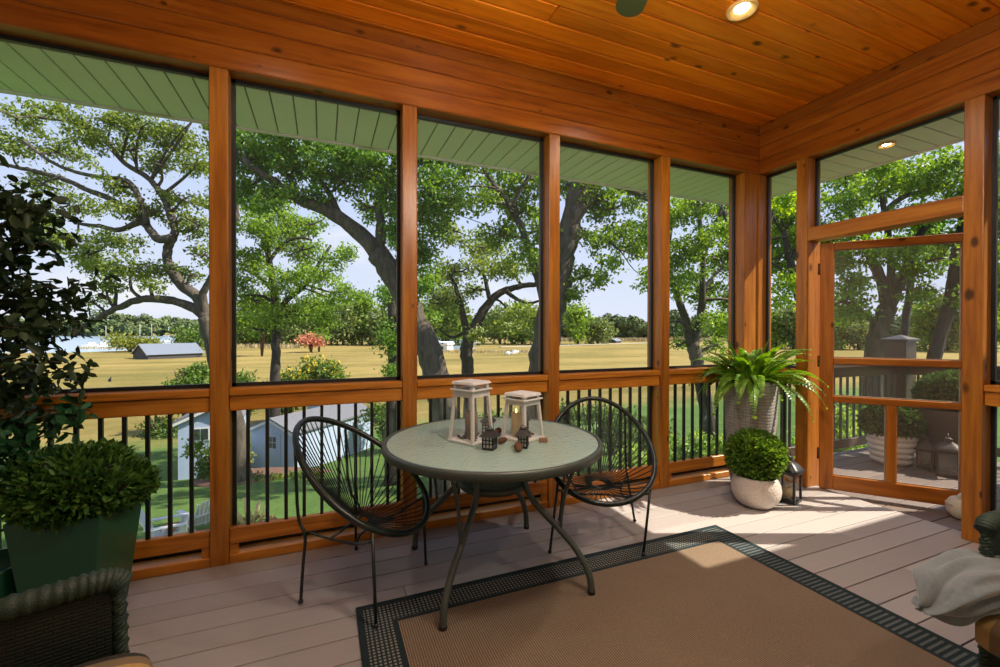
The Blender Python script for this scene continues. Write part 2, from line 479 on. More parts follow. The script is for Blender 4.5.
railing(1, -2.51, -1.442, 'cedar railing panel right of the doorway, at the picture edge', 9)
screen_window(wi, 1, -2.51, -1.442, .963, 2.699, SCREEN); wi += 1
screen_window(wi, 1, -2.51, -1.442, .051, .921, SCREEN_LOW, off=.108); wi += 1

# ------------------------------------------------------------------ screen door, standing ajar
door = thing('door_1', (.093, -.471, -.012), None, None, kind='structure', rz=math.radians(-50.5))
DWZ = mat_wood('door_wood_upright', 2, (.18,.046,.005), (.34,.108,.011), (.46,.17,.022))
DWX = mat_wood('door_wood_level', 0, (.18,.046,.005), (.34,.108,.011), (.46,.17,.022))
T = .02
def dbox(name, x0, x1, z0, z1, mat, t=T): return MB().box((x0, -t, z0), (x1, t, z1)).build(name, mat, door, local=True, bevel=.004)
dbox('stile', 0, .088, .02, 2.005, DWZ); dbox('stile', .832, .92, .02, 2.005, DWZ)
dbox('top_rail', .0885, .8315, 1.945, 2.005, DWX); dbox('bottom_rail', .0885, .8315, .02, .136, DWX)
dbox('middle_rail', .0885, .8315, 1.032, 1.082, DWX); dbox('middle_rail', .0885, .8315, .727, .775, DWX)
dbox('mullion', .417, .477, .1365, .7265, DWZ)
for x0, x1, z0, z1 in ((.0885,.8315,1.0825,1.9445), (.0885,.8315,.7755,1.0315), (.0885,.4165,.1365,.7265), (.4775,.8315,.1365,.7265)):
    m = MB()
    m.add([(x0,.0,z0),(x1,.0,z0),(x1,.0,z1),(x0,.0,z1)], [(0,1,2,3)], 0)
    m.build('screen_mesh', SCREEN_DOOR, door, local=True)
    m = MB()
    for a, b, c, d in ((x0,x0+.007,z0,z1),(x1-.007,x1,z0,z1),(x0+.007,x1-.007,z0,z0+.007),(x0+.007,x1-.007,z1-.007,z1)): m.box((a,.001,c),(b,.010,d))
    m.build('bead', WHITE if False else mat_plain('screen_bead', (.30,.26,.22), .6), door, local=True)
for z in (.30, 1.05, 1.80):
    m = MB(); m.tube([(-.006,.0,z-.045),(-.006,.0,z+.045)], .009, 10); m.box((-.006,-.012,z-.04),(.002,.012,z+.04))
    m.build('hinge', mat_plain('bronze_hinge', (.10,.045,.02), .4, .6), door, local=True)
m = MB(); m.tube([(.875,-.02,.98),(.875,-.06,.98),(.875,-.06,1.10),(.875,-.02,1.10)], .007, 8)
m.build('handle', BLACK, door, local=True)

# ------------------------------------------------------------------ lamps
LAMP_TRIM = mat_plain('warm_lamp_trim', (.85,.55,.20), .4, noise=.03)
LAMP_GLOW = mat_emit('lamp_glow', (1.0,.88,.68), 26.0)
def downlight(x, y, z, label, power, r=.082, name='recessed_light'):
    t_ = thing(name, (x, y, z), label, 'ceiling light', 'recessed porch lights')
    m = MB(); m.lathe([(r*1.0, -.0005), (r*1.02, -.010), (r*.97, -.020), (r*.90, -.019), (r*.50, -.003), (r*.46, -.0010)], 32, (x, y, z)); m.build('trim_ring', LAMP_TRIM, t_)
    m = MB(); m.lathe([(1e-6, -.0065), (r*.44, -.0065), (r*.47, -.0040), (1e-6, -.0012)], 28, (x, y, z)); m.build('lens', LAMP_GLOW, t_)
    l = bpy.data.lights.new('recessed_lamp', 'SPOT'); l.energy = power; l.color = (1.0, .86, .70); l.spot_size = 2.7; l.spot_blend = .6; l.shadow_soft_size = .05
    o = bpy.data.objects.new('recessed_lamp', l); COL.objects.link(o); o.location = (x, y, z-.024)
    return t_
downlight(-1.422, -.955, ZC, 'round recessed ceiling light glowing warm white, left of the corner beam', 44)
downlight(-3.95, -1.0, ZC, 'added unseen recessed light over the left string chair', 16)  # this and the next two are out of view, added to brighten the porch
downlight(-1.45, -3.2, ZC, 'added unseen recessed light over the armchair with the throw', 44)
downlight(-3.95, -3.2, ZC, 'added unseen recessed light over the house side of the porch', 14)
downlight(.285, -.82, 2.6995, 'recessed soffit light outside, above the screen door', 3, r=.055)

# ceiling fan with an added light kit for brightness (one blade tip reaches into the picture)
FANM = mat_plain('fan_blade_green', (.045,.055,.018), .5)
fan = thing('ceiling_fan', (-2.62, -1.83, ZC), 'ceiling fan, dark green rounded blade tip at the top edge', 'fan')
fx, fy = -2.62, -1.83
m = MB(); m.lathe([(1e-6, ZC), (.07, ZC), (.07, ZC-.03), (.02, ZC-.06), (.015, ZC-.06), (.015, ZC-.24), (1e-6, ZC-.24)], 24, (fx, fy, 0)); m.build('down_rod', BLACK, fan)
m = MB(); m.lathe([(1e-6, ZC-.22), (.06, ZC-.22), (.11, ZC-.27), (.11, ZC-.36), (.06, ZC-.41), (1e-6, ZC-.41)], 28, (fx, fy, 0)); m.build('motor', BLACK, fan)
ang0 = math.atan2(-1.086+1.83, -2.345+2.62)
for k in range(4):
    a = ang0+k*PI/2; d = np.array([math.cos(a), math.sin(a), 0]); s = np.array([-math.sin(a), math.cos(a), 0])
    o = np.array([fx, fy, ZC-.385])
    pts = []; R1 = .80
    for i in range(7): pts.append((.16+(R1-.22)*i/6, .046+.016*i/6))
    for i in range(1, 6):
        q = PI/2*i/5; pts.append((R1-.06+.06*math.sin(q), .062*math.cos(q)))
    outl = [(x, y) for x, y in pts]+[(x, -y) for x, y in pts[::-1][1:]]
    bot = [o+d*x+s*y+np.array([0,0,y*.18-.004]) for x, y in outl]; top = [p+np.array([0,0,.009]) for p in bot]
    N_ = len(outl); m = MB()
    m.add(bot+top, [tuple(range(N_))[::-1], tuple(range(N_, 2*N_))]+[(i, (i+1) % N_, N_+(i+1) % N_, N_+i) for i in range(N_)])
    b = m.build('blade', FANM, fan)
    m = MB(); m.bar(o+d*.09, o+d*.24, .03, .008); m.build('blade_iron', BLACK, b)

m = MB(); m.lathe([(1e-6, ZC-.60), (.06, ZC-.59), (.115, ZC-.545), (.13, ZC-.50), (.115, ZC-.45), (.07, ZC-.412), (1e-6, ZC-.412)], 32, (fx, fy, 0)); m.build('added_globe', mat_screen('added_globe_glass', (.9,.85,.7), .25, 0), fan)
gl = bpy.data.lights.new('added_fan_fill', 'POINT'); gl.energy = 74; gl.color = (1.0,.88,.74); gl.shadow_soft_size = .16  # unseen lamp and its glass, added to lift the dark interior
go = bpy.data.objects.new('added_fan_fill', gl); COL.objects.link(go); go.location = (fx, fy, ZC-.51)
# ------------------------------------------------------------------ rug
RX0, RX1, RY0, RY1 = -3.515, -1.268, -3.95, -.658
def rug_mats():
    t = NT('rug_field'); v = t.coord()
    w = t.n('TexWave', wave_type='BANDS', bands_direction='X', i_Scale=31.0, i_Distortion=.6, i_Detail=2.0); w.inputs['Detail Scale'].default_value = 3
    t.t.links.new(v, w.inputs['Vector'])
    g = t.noise(v, 120, 2); g2 = t.noise(v, 1.6, 3)
    f = t.math('ADD', t.math('MULTIPLY', w.outputs[1], .45), t.math('ADD', t.math('MULTIPLY', g, .35), t.math('MULTIPLY', g2, .2)))
    col = t.ramp(f, [(.25, (.11,.078,.052)), (.55, (.205,.150,.102)), (.8, (.30,.23,.16))])
    a = t.done(t.principled(Base_Color=col, Roughness=.95, Specular_IOR_Level=.1, Normal=t.bump(f, .5, .004)))
    t = NT('rug_border'); v = t.coord()
    sp = t.n('SeparateXYZ'); t.t.links.new(v, sp.inputs[0])
    def cell(x, p, lo): return t.math('GREATER_THAN', t.math('FRACT', t.math('DIVIDE', x, p)), lo)
    m1 = t.math('MULTIPLY', cell(sp.outputs[0], .0175, .45), cell(sp.outputs[1], .0175, .45))
    m2 = t.math('MULTIPLY', cell(sp.outputs[0], .0130, .35), cell(sp.outputs[1], .0235, .55))
    side = t.math('GREATER_THAN', sp.outputs[0], (RX1-RX0)-.146)
    m = t.math('ADD', t.math('MULTIPLY', m1, t.math('SUBTRACT', 1.0, side)), t.math('MULTIPLY', m2, side))
    g = t.noise(v, 60, 3)
    col = t.mix(t.math('MULTIPLY', m, t.math('MULTIPLY_ADD', g, .5, .6)), c4((.022,.034,.037)), t.mix(side, c4((.28,.275,.235)), c4((.17,.19,.185))))
    b = t.done(t.principled(Base_Color=col, Roughness=.95, Specular_IOR_Level=.1, Normal=t.bump(m, .6, .003)))
    c = mat_plain('rug_binding', (.022,.034,.038), .9, noise=.3, nscale=60, spec=.1)
    return a, b, c
RF, RB, RN = rug_mats()
rug = thing('area_rug', (RX0, RY0, 0), 'flat woven tan rug with dark checked border on the floor', 'rug')
def ring(m, x0, x1, y0, y1, w, z, h):
    m.box((x0, y0, z), (x1, y0+w, h)); m.box((x0, y1-w, z), (x1, y1, h))
    m.box((x0, y0+w, z), (x0+w, y1-w, h)); m.box((x1-w, y0+w, z), (x1, y1-w, h))
m = MB(); m.box((RX0+.165, RY0+.165, .001), (RX1-.165, RY1-.165, .009)); m.build('woven_field', RF, rug)
m = MB(); ring(m, RX0+.028, RX1-.028, RY0+.028, RY1-.028, .118, .001, .0092); m.build('checked_border', RB, rug)
m = MB(); ring(m, RX0, RX1, RY0, RY1, .028, .001, .010); ring(m, RX0+.146, RX1-.146, RY0+.146, RY1-.146, .019, .001, .0098); m.build('binding', RN, rug)
RUGZ = .0100

# ------------------------------------------------------------------ round glass table
IRON = mat_plain('grey_green_iron', (.085,.102,.088), .42, .35, noise=.15)
def table_glass():
    t = NT('rippled_table_glass'); v = t.coord()
    n1 = t.noise(v, 38, 3, .6); vo = t.n('TexVoronoi', i_Scale=60.0); t.t.links.new(v, vo.inputs['Vector'])
    h = t.math('ADD', n1, t.math('MULTIPLY', vo.outputs['Distance'], .6)); nm = t.bump(h, .5, .005)
    tr = t.n('BsdfTransparent'); tr.inputs[0].default_value = (.80,.90,.84,1)
    p = t.principled(Base_Color=c4((.56,.74,.66)), Roughness=.10, Specular_IOR_Level=1.0, Normal=nm)
    mx = t.n('MixShader'); mx.inputs[0].default_value = .62
    t.t.links.new(tr.outputs[0], mx.inputs[1]); t.t.links.new(p, mx.inputs[2]); return t.done(mx.outputs[0])
TG = table_glass()
TX, TY, TZ, TR = -2.812, -.585, .708, .572
tb = thing('round_table', (TX, TY, 0), 'round patio table with rippled glass top on curved grey metal legs', 'table')
m = MB(); m.lathe([(1e-6, TZ-.010), (TR-.022, TZ-.010), (TR-.022, TZ-.003), (1e-6, TZ-.003)], 72, (TX, TY, 0), smooth=False); m.build('glass_top', TG, tb)
m = MB(); m.lathe([(TR-.024, TZ-.016), (TR-.022, TZ-.040), (TR-.006, TZ-.043), (TR+.002, TZ-.034), (TR+.003, TZ-.010), (TR-.002, TZ-.001), (TR-.010, TZ+.001), (TR-.021, TZ-.002), (TR-.0215, TZ-.014)], 96, (TX, TY, 0)); m.build('rim', IRON, tb)
SH = .475
m = MB(); m.tube([(TX+.172*math.cos(a), TY+.172*math.sin(a), SH) for a in np.linspace(0, 2*PI, 41)[:-1]], .012, 8, closed=True)
m.lathe([(.168, SH-.02), (.176, SH-.02), (.176, SH+.018), (.168, SH+.018), (.168, SH-.02)], 40, (TX, TY, 0)); m.build('shelf_ring', IRON, tb)
m = MB(); m.lathe([(1e-6, SH), (.166, SH), (.166, SH+.006), (1e-6, SH+.006)], 40, (TX, TY, 0)); m.build('shelf_glass', TG, tb)
def catmull(P, k=8):
    P = [np.array(p, float) for p in P]; Q = [2*P[0]-P[1]]+P+[2*P[-1]-P[-2]]; out = []
    for i in range(1, len(Q)-2):
        for j in range(k):
            t = j/k; a, b, c, d = Q[i-1], Q[i], Q[i+1], Q[i+2]
            out.append(.5*((2*b)+(-a+c)*t+(2*a-5*b+4*c-d)*t*t+(-a+3*b-3*c+d)*t**3))
    out.append(P[-1]); return out
for fxy in ((-3.181,-.946), (-2.452,-.977), (-2.432,-.214), (-3.154,-.205)):
    d = np.array([fxy[0]-TX, fxy[1]-TY, 0]); R = np.linalg.norm(d); d /= R
    z0 = RUGZ if fxy[1] < -.66 else .0005
    c = np.array([TX, TY, 0])
    P = catmull([c+d*R+[0,0,z0], c+d*(R-.012)+[0,0,.10], c+d*(R-.07)+[0,0,.20], c+d*(R-.155)+[0,0,.285], c+d*.285+[0,0,.36], c+d*.215+[0,0,.43], c+d*.185+[0,0,.50], c+d*.19+[0,0,.58], c+d*.21+[0,0,TZ-.025]], 6)
    lg = MB(); lg.tube(P, [.0165]*len(P), 10); L_ = lg.build('leg', IRON, tb)
    b = catmull([c+d*(R-.155)+[0,0,.285], c+d*(R-.15)+[0,0,.37], c+d*(R-.125)+[0,0,.50], c+d*(R-.06)+[0,0,TZ-.04]], 6)
    MB().tube(b, .009, 8).build('brace', IRON, L_)
    MB().tube([c+d*R+[0,0,z0], c+d*R+[0,0,z0+.02]], .0185, 12).build('foot_cap', BLACK, L_)

# ------------------------------------------------------------------ string chairs
STRING = mat_plain('black_green_cord', (.009,.014,.011), .38, noise=.2)
TUBE = mat_plain('black_green_tube', (.009,.016,.012), .32, noise=.1)
def string_chair(x, y, rz, label, rugset, zoff):
    r = thing('string_chair', (x, y, 0), label, 'chair', 'black string chairs at the table', rz=rz)
    x0, a, zc, b, c_, w, k = -.041, .327, .567, .242, -.002, .315, -.154
    def hp(t): C_ = math.cos(t); return np.array([x0-a*C_, w*math.sin(t)*(1+k*C_), zc+b*C_+c_*C_*C_])
    H = [hp(t) for t in np.linspace(0, 2*PI, 73)[:-1]]
    MB().tube(H, .0155, 10, closed=True).build('hoop', TUBE, r, local=True)
    rc = np.array([-.055, 0, .315]); rr = .046
    RP = [rc+np.array([rr*math.cos(q), rr*1.05*math.sin(q), .012*math.cos(q)*-1]) for q in np.linspace(0, 2*PI, 33)[:-1]]
    MB().tube(RP, .0065, 8, closed=True).build('seat_ring', TUBE, r, local=True)
    m = MB(); N_ = 52
    for i in range(N_):
        t = 2*PI*(i+.5)/N_
        # the cords spread evenly on the hoop; back ones long, front ones short
        p = hp(t); q = PI-t
        e = rc+np.array([-rr*math.cos(t), rr*1.05*math.sin(t), .012*math.cos(t)])
        mid = (p+e)/2; mid = mid+np.array([0, 0, -.012])
        pts = [p, p*.75+e*.25+[0,0,-.009], mid, p*.25+e*.75+[0,0,-.007], e]
        m.tube(pts, .0031, 5, cap=False)
    m.build('cords', STRING, r, local=True)
    FT = {'bl': (-.245, .262), 'br': (-.215, -.238), 'fl': (.215, .215), 'fr': (.222, -.310)}
    for key, (u, v) in FT.items():
        z0 = RUGZ if key in rugset else .0005
        s = 1 if v > 0 else -1
        foot = np.array([u, v, z0+.008])
        m = MB()
        if key[0] == 'b':
            kn = np.array([-.215, s*.205, .335]); p = hp(.80 if s > 0 else -.80)+np.array([-.006, 0, -.012])
            m.tube(catmull([foot, foot*.5+kn*.5, kn*.92+foot*.08, kn*.8+p*.2+np.array([-.03,0,-.01]), p], 5), .0075, 8)
        else:
            p = hp(2.28 if s > 0 else -2.28)+np.array([.004, 0, -.012])
            m.tube([foot, p], .0075, 8)
            kb = np.array([-.205, s*.2, .322])
            m.tube(catmull([p+np.array([0,0,-.045]), np.array([.02, s*.15, .268]), np.array([-.12, s*.15, .275]), kb], 5), .0065, 8)
        L_ = m.build('leg', TUBE, r, local=True)
        MB().ball((u, v, z0+.011), (.012, .012, .011), 10).build('foot_cap', BLACK, L_, local=True)
    m = MB(); m.tube([(.02,-.15,.268),(-.02,-.05,.262),(-.02,.05,.262),(.02,.15,.268)], .0065, 8); m.tube([(-.12,-.15,.275),(-.12,.15,.275)], .0065, 8)
    m.build('seat_brace', TUBE, r, local=True)
    return r
string_chair(-3.436, -.453, -.644, 'black string chair with egg shaped hoop, left of the glass table', {'fr'}, 0)
string_chair(-2.068, -.503, 4.223, 'black string chair right of the glass table, one leg on the rug', {'fl'}, 0)

# ------------------------------------------------------------------ white lanterns with candles on the table
WASH = mat_plain('white_washed_wood', (.66,.65,.62), .6, noise=.08, nscale=30)
def white_lantern(cx, cy, rz, sb, st, h, label):
    r = thing('candle_lantern', (cx, cy, TZ), label, 'lantern', 'white lanterns on the table')
    co, si = math.cos(rz), math.sin(rz)
    def P(x, y, z): return (cx+x*co-y*si, cy+x*si+y*co, TZ-.0018+z)
    hb = h*.835; f = .0105
    m = MB(); m.hexa([P(-sb/2,-sb/2,0),P(sb/2,-sb/2,0),P(sb/2,sb/2,0),P(-sb/2,sb/2,0)], [P(-sb/2,-sb/2,.0115),P(sb/2,-sb/2,.0115),P(sb/2,sb/2,.0115),P(-sb/2,sb/2,.0115)])
    m.build('base', WASH, r, bevel=.002)
    qb, qt = sb/2-.004, st/2
    for sx, sy in ((-1,-1),(1,-1),(1,1),(-1,1)):
        m = MB(); b0 = [(sx*qb, sy*qb), (sx*(qb-f*1.5), sy*qb), (sx*(qb-f*1.5), sy*(qb-f*1.5)), (sx*qb, sy*(qb-f*1.5))]
        t0 = [(sx*qt, sy*qt), (sx*(qt-f*1.5), sy*qt), (sx*(qt-f*1.5), sy*(qt-f*1.5)), (sx*qt, sy*(qt-f*1.5))]
        if sx*sy < 0: b0.reverse(); t0.reverse()
        m.hexa([P(x,y,.0122) for x,y in b0], [P(x,y,hb) for x,y in t0]); m.build('corner_post', WASH, r, bevel=.0015)
    for k in range(4):
        a = k*PI/2; ca, sa = math.cos(a), math.sin(a)
        def Q(x, y, z): return P(x*ca-y*sa, x*sa+y*ca, z)
        z1 = hb-h*.10; s1 = qb+(qt-qb)*(z1-.012)/(hb-.012); w1 = f*1.5+.001
        m = MB(); m.hexa([Q(-s1+w1,-s1+.002,z1),Q(s1-w1,-s1+.002,z1),Q(s1-w1,-s1+.012,z1),Q(-s1+w1,-s1+.012,z1)], [Q(-qt+w1,-qt+.002,hb-.001),Q(qt-w1,-qt+.002,hb-.001),Q(qt-w1,-qt+.012,hb-.001),Q(-qt+w1,-qt+.012,hb-.001)])
        m.build('top_panel', WASH, r)
        m = MB(); g0 = qb-.006; g1 = s1-.006; m.add([Q(-qb+w1,-g0,.013),Q(qb-w1,-g0,.013),Q(s1-w1,-g1,z1),Q(-s1+w1,-g1,z1)], [(0,1,2,3)]); m.build('glass_pane', GLASS, r)
    e = st/2+.012
    m = MB(); m.hexa([P(-e,-e,hb+.0005),P(e,-e,hb+.0005),P(e,e,hb+.0005),P(-e,e,hb+.0005)], [P(-e,-e,hb+.008),P(e,-e,hb+.008),P(e,e,hb+.008),P(-e,e,hb+.008)]); m.build('collar', WASH, r, bevel=.0015)
    for sx, sy in ((-1,-1),(1,-1),(1,1),(-1,1)):
        x, y = sx*(e-.024), sy*(e-.024)
        m = MB(); m.hexa([P(x-.01,y-.01,hb+.0085),P(x+.01,y-.01,hb+.0085),P(x+.01,y+.01,hb+.0085),P(x-.01,y+.01,hb+.0085)], [P(x-.01,y-.01,h-.0205),P(x+.01,y-.01,h-.0205),P(x+.01,y+.01,h-.0205),P(x-.01,y+.01,h-.0205)]); m.build('spacer', WASH, r)
    e2 = e-.004
    m = MB(); m.hexa([P(-e2,-e2,h-.02),P(e2,-e2,h-.02),P(e2,e2,h-.02),P(-e2,e2,h-.02)], [P(-e2+.006,-e2+.006,h-.006),P(e2-.006,-e2+.006,h-.006),P(e2-.006,e2-.006,h-.006),P(-e2+.006,e2-.006,h-.006)]); m.build('roof_plate', WASH, r, bevel=.0015)
    return P
CANDLE_D = mat_plain('dark_candle_wax', (.22,.15,.10), .5); CANDLE_L = mat_plain('cream_candle_wax', (.62,.46,.25), .5)
FLAME = mat_emit('candle_flame', (1.0,.48,.10), 6.0)
def candle(P, x, y, r, h, wax, label):
    c = P(x, y, .0125)
    t = thing('pillar_candle', c, label, 'candle')
    m = MB(); m.lathe([(1e-6,0),(r,0),(r,h),(r*.86,h+.003),(r*.55,h-.006),(1e-6,h-.008)], 24, c); m.build('wax', wax, t)
    m = MB(); m.lathe([(1e-6,h-.004),(.0045,h+.004),(.0035,h+.014),(1e-6,h+.026)], 10, c); m.build('flame', FLAME, t)
RNGP = random.Random(5)
PEB = mat_plain('dark_pebbles', (.05,.05,.05), .6, noise=.5)
def pebbles(P, s, z, cx0, label, n_=46):
    m = MB()
    for i in range(n_):
        x, y = RNGP.uniform(-s, s), RNGP.uniform(-s, s)
        if x*x+y*y < cx0*cx0: continue
        q = P(x, y, z+RNGP.uniform(.003, .010)); m.ball(q, (RNGP.uniform(.006,.010), RNGP.uniform(.006,.010), .006), 7)
    o = m.build('pebbles', PEB); tag(o, label, 'pebbles', kind='stuff')
P1 = white_lantern(-2.932, -.581, math.radians(-60), .178, .136, .318, 'tall white tapered lantern on the glass table, left of the shorter one')
candle(P1, .0, .0, .033, .135, CANDLE_D, 'brown pillar candle inside the tall white lantern')
pebbles(P1, .06, .0125, .042, 'dark pebbles strewn inside the tall white lantern')
P2_ = white_lantern(-2.662, -.640, math.radians(-65), .172, .132, .250, 'shorter white tapered lantern on the glass table beside the tall one')
candle(P2_, -.020, -.030, .026, .125, CANDLE_L, 'cream pillar candle inside the shorter white lantern')
pebbles(P2_, .055, .0125, .05, 'dark pebbles strewn inside the shorter white lantern', 50)

MINIB = mat_plain('mini_lantern_black', (.018,.018,.020), .45)
MINIW = mat_plain('mini_lantern_paper', (.62,.66,.70), .7)
def mini_lantern(x, y, rz, s, h, label, z=None):
    zb = TZ-.0018 if z is None else z
    r = thing('mini_lantern', (x, y, zb), label, 'lantern', 'tiny black lanterns on the table')
    co, si = math.cos(rz), math.sin(rz)
    def P(a, b, c): return (x+a*co-b*si, y+a*si+b*co, zb+c)
    def bx(m, a0, a1, b0, b1, z0, z1):
        m.hexa([P(a0,b0,z0),P(a1,b0,z0),P(a1,b1,z0),P(a0,b1,z0)], [P(a0,b0,z1),P(a1,b0,z1),P(a1,b1,z1),P(a0,b1,z1)])
    q = s/2
    m = MB(); bx(m, -q, q, -q, q, 0, .010); m.build('base', MINIB, r)
    hb = h*.62
    m = MB(); bx(m, -q+.004, q-.004, -q+.004, q-.004, .0102, hb-.001); m.build('light_core', MINIW, r)
    m = MB()
    for k in range(4):
        a = k*PI/2; ca, sa = math.cos(a), math.sin(a)
        for i in range(4):
            u = -q+.003+(s-.006)*i/3; w = .003 if i in (0, 3) else .0022
            m.hexa([P((u+d)*ca-e_*sa, (u+d)*sa+e_*ca, .0102) for d, e_ in ((-w,-q),(w,-q),(w,-q+.004),(-w,-q+.004))], [P((u+d)*ca-e_*sa, (u+d)*sa+e_*ca, hb) for d, e_ in ((-w,-q),(w,-q),(w,-q+.004),(-w,-q+.004))])
        for zz in (.010+(hb-.01)/3, .010+(hb-.01)*2/3):
            m.hexa([P(u*ca-e_*sa, u*sa+e_*ca, zz-.002) for u, e_ in ((-q,-q),(q,-q),(q,-q+.0035),(-q,-q+.0035))], [P(u*ca-e_*sa, u*sa+e_*ca, zz+.002) for u, e_ in ((-q,-q),(q,-q),(q,-q+.0035),(-q,-q+.0035))])
    m.build('lattice', MINIB, r)
    e = q+.014; t_ = .016
    m = MB(); m.hexa([P(-e,-e,hb),P(e,-e,hb),P(e,e,hb),P(-e,e,hb)], [P(-t_,-t_,h*.86),P(t_,-t_,h*.86),P(t_,t_,h*.86),P(-t_,t_,h*.86)])
    bx(m, -t_, t_, -t_, t_, h*.86, h*.93); m.build('roof', MINIB, r)
    m = MB(); m.tube([P(.013*math.cos(a), 0, h*.93+.013*math.sin(a)) for a in np.linspace(0, PI, 9)], .0016, 6); m.build('hanging_loop', MINIB, r)
mini_lantern(-2.903, -.775, -.75, .058, .104, 'tiny black lattice lantern in front of the tall white lantern, white behind its grid')
mini_lantern(-2.740, -.812, -.6, .048, .104, 'tiny black lantern in front of the shorter white lantern')
mini_lantern(-2.792, -.455, -.5, .058, .104, 'tiny black lantern standing behind the tall white lantern')
mini_lantern(-2.575, -.480, -.6, .046, .104, 'tiny black lantern standing behind the shorter white lantern')
CONE = mat_plain('pine_cone_brown', (.16,.075,.035), .8, noise=.4, nscale=60)
def pine_cone(x, y, rz, tilt, L, label):
    m = MB(); W = L*.36
    ax = np.array([math.cos(rz)*math.cos(tilt), math.sin(rz)*math.cos(tilt), math.sin(tilt)])
    s = np.cross(ax, [0,0,1]); s /= np.linalg.norm(s); u = np.cross(s, ax)
    c = np.array([x, y, TZ-.0018+W*.98])
    core = []
    for i in range(9):
        t = i/8; core.append(c+ax*L*(t-.5))
    m.tube(core, [W*(.15+.62*math.sin(PI*min(1, (i/8)*.9+.12))) for i in range(9)], 10)
    k = 0
    for i in range(9):
        t = (i+.5)/9; R = W*(.35+.60*math.sin(PI*min(1, t*.88+.14)))
        for j in range(8):
            a = 2*PI*j/8+i*.4; d = math.cos(a)*s+math.sin(a)*u; tn = -math.sin(a)*s+math.cos(a)*u
            b = c+ax*L*(t-.5)+d*R*.6; e = b+d*R*.42+ax*L*.06
            m.add([b+tn*W*.2, b-tn*W*.2, e-tn*W*.15, e+ax*L*.02, e+tn*W*.15, b-ax*L*.03], [(0,1,2,3,4),(5,1,0),(5,0,4,3),(5,3,2,1)])
    o = m.build('pine_cone', CONE); tag(o, label, 'pine cone', 'pine cones on the glass table')
pine_cone(-2.790, -.862, 1.2, .25, .060, 'brown pine cone lying at the front of the table group')
pine_cone(-2.810, -.712, .3, .05, .052, 'dark pine cone beside the tiny lattice lantern')
pine_cone(-2.755, -.520, .9, .1, .055, 'brown pine cone lying behind, between the two white lanterns')
m = MB(); c = np.array([-2.600, -.758, TZ-.0018]); dx = np.array([.925,-.38,0])*.022; dy = np.array([.38,.925,0])*.012
m.hexa([c-dx-dy, c+dx-dy, c+dx+dy, c-dx+dy], [c-dx-dy+[0,0,.022], c+dx-dy+[0,0,.022], c+dx+dy+[0,0,.022], c-dx+dy+[0,0,.022]])
tag(m.build('wooden_block', mat_plain('brown_block', (.28,.15,.09), .6), bevel=.004, seg=2), 'small brown block lying beside the shorter white lantern', 'block')
# ------------------------------------------------------------------ potted plants and porch things
BOX_L = mat_leaf('boxwood_leaf', (.022,.085,.012), (.20,.33,.045), .30, .4)
BOX_D = mat_leaf('planter_bush_leaf', (.010,.055,.012), (.12,.25,.040), .28, .4)
BOX_O = mat_leaf('deck_bush_leaf', (.02,.055,.012), (.09,.17,.035), .25, .5)
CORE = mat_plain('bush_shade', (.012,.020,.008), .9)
TWIG = mat_plain('twig_brown', (.07,.045,.028), .85)
def bush_ball(parent, c, r, n, leaf, mat, seed=0, core=True, lump=.10, name='foliage', zmin=None):
    c = np.array(c, float); r = np.array(r if hasattr(r, '__len__') else (r,)*3, float)
    d = rand_dirs(n)
    k = rand_dirs(22); amp = RNG.uniform(-lump, lump, 22)
    w = np.exp(((d@k.T)-1)*9)@amp
    rad = (1+w)*RNG.uniform(.80, 1.0, n)
    P = c+d*r*rad[:, None]
    if zmin is not None:
        ok = P[:, 2] > zmin; P = P[ok]; d = d[ok]; n = len(P)
    nd = d/r; nd /= np.linalg.norm(nd, axis=1)[:, None]
    D = nd+rand_dirs(n)*.75+np.array([0,0,.25]); N = rand_dirs(n)+nd*.6
    o = leaf_mesh(name, P, D, N, RNG.uniform(.75, 1.25, n)*leaf, RNG.uniform(.4, .55, n)*leaf, mat, parent, oval=True)
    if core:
        m = MB(); m.ball(c, tuple(r*.80), 16); m.build('shade_core', CORE, parent)  # dark ball stands in for the shade among the leaves
    return o

# round hammered pot with clipped ball
POTW = mat_plain('hammered_cream_pot', (.62,.555,.49), .42, noise=.06, nscale=8)
def pot_bumpy():
    t = NT('hammered_cream_pot_b'); v = t.coord(); vo = t.n('TexVoronoi', i_Scale=62.0); t.t.links.new(v, vo.inputs['Vector'])
    return t.done(t.principled(Base_Color=c4((.60,.53,.47)), Roughness=.33, Normal=t.bump(vo.outputs['Distance'], .55, .006)))
POTW = pot_bumpy()
cx, cy = -.705, -.518; q_ = .87
r = thing('potted_boxwood_ball', (cx, cy, 0), 'clipped round boxwood in a cream hammered bowl pot on the porch floor', 'potted plant')
m = MB(); m.lathe([(a_*q_, z_*q_+.0005) for a_, z_ in [(1e-6,.001),(.085,.001),(.115,.008),(.155,.045),(.180,.095),(.188,.145),(.183,.195),(.170,.235),(.160,.255),(.152,.256),(.150,.240),(.150,.22),(1e-6,.22)]], 48, (cx, cy, 0)); m.build('pot', POTW, r)
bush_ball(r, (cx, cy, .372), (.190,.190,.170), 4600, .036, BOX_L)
MB().tube([(cx,cy,.195),(cx,cy,.37)], .012, 8).build('stem', TWIG, r)

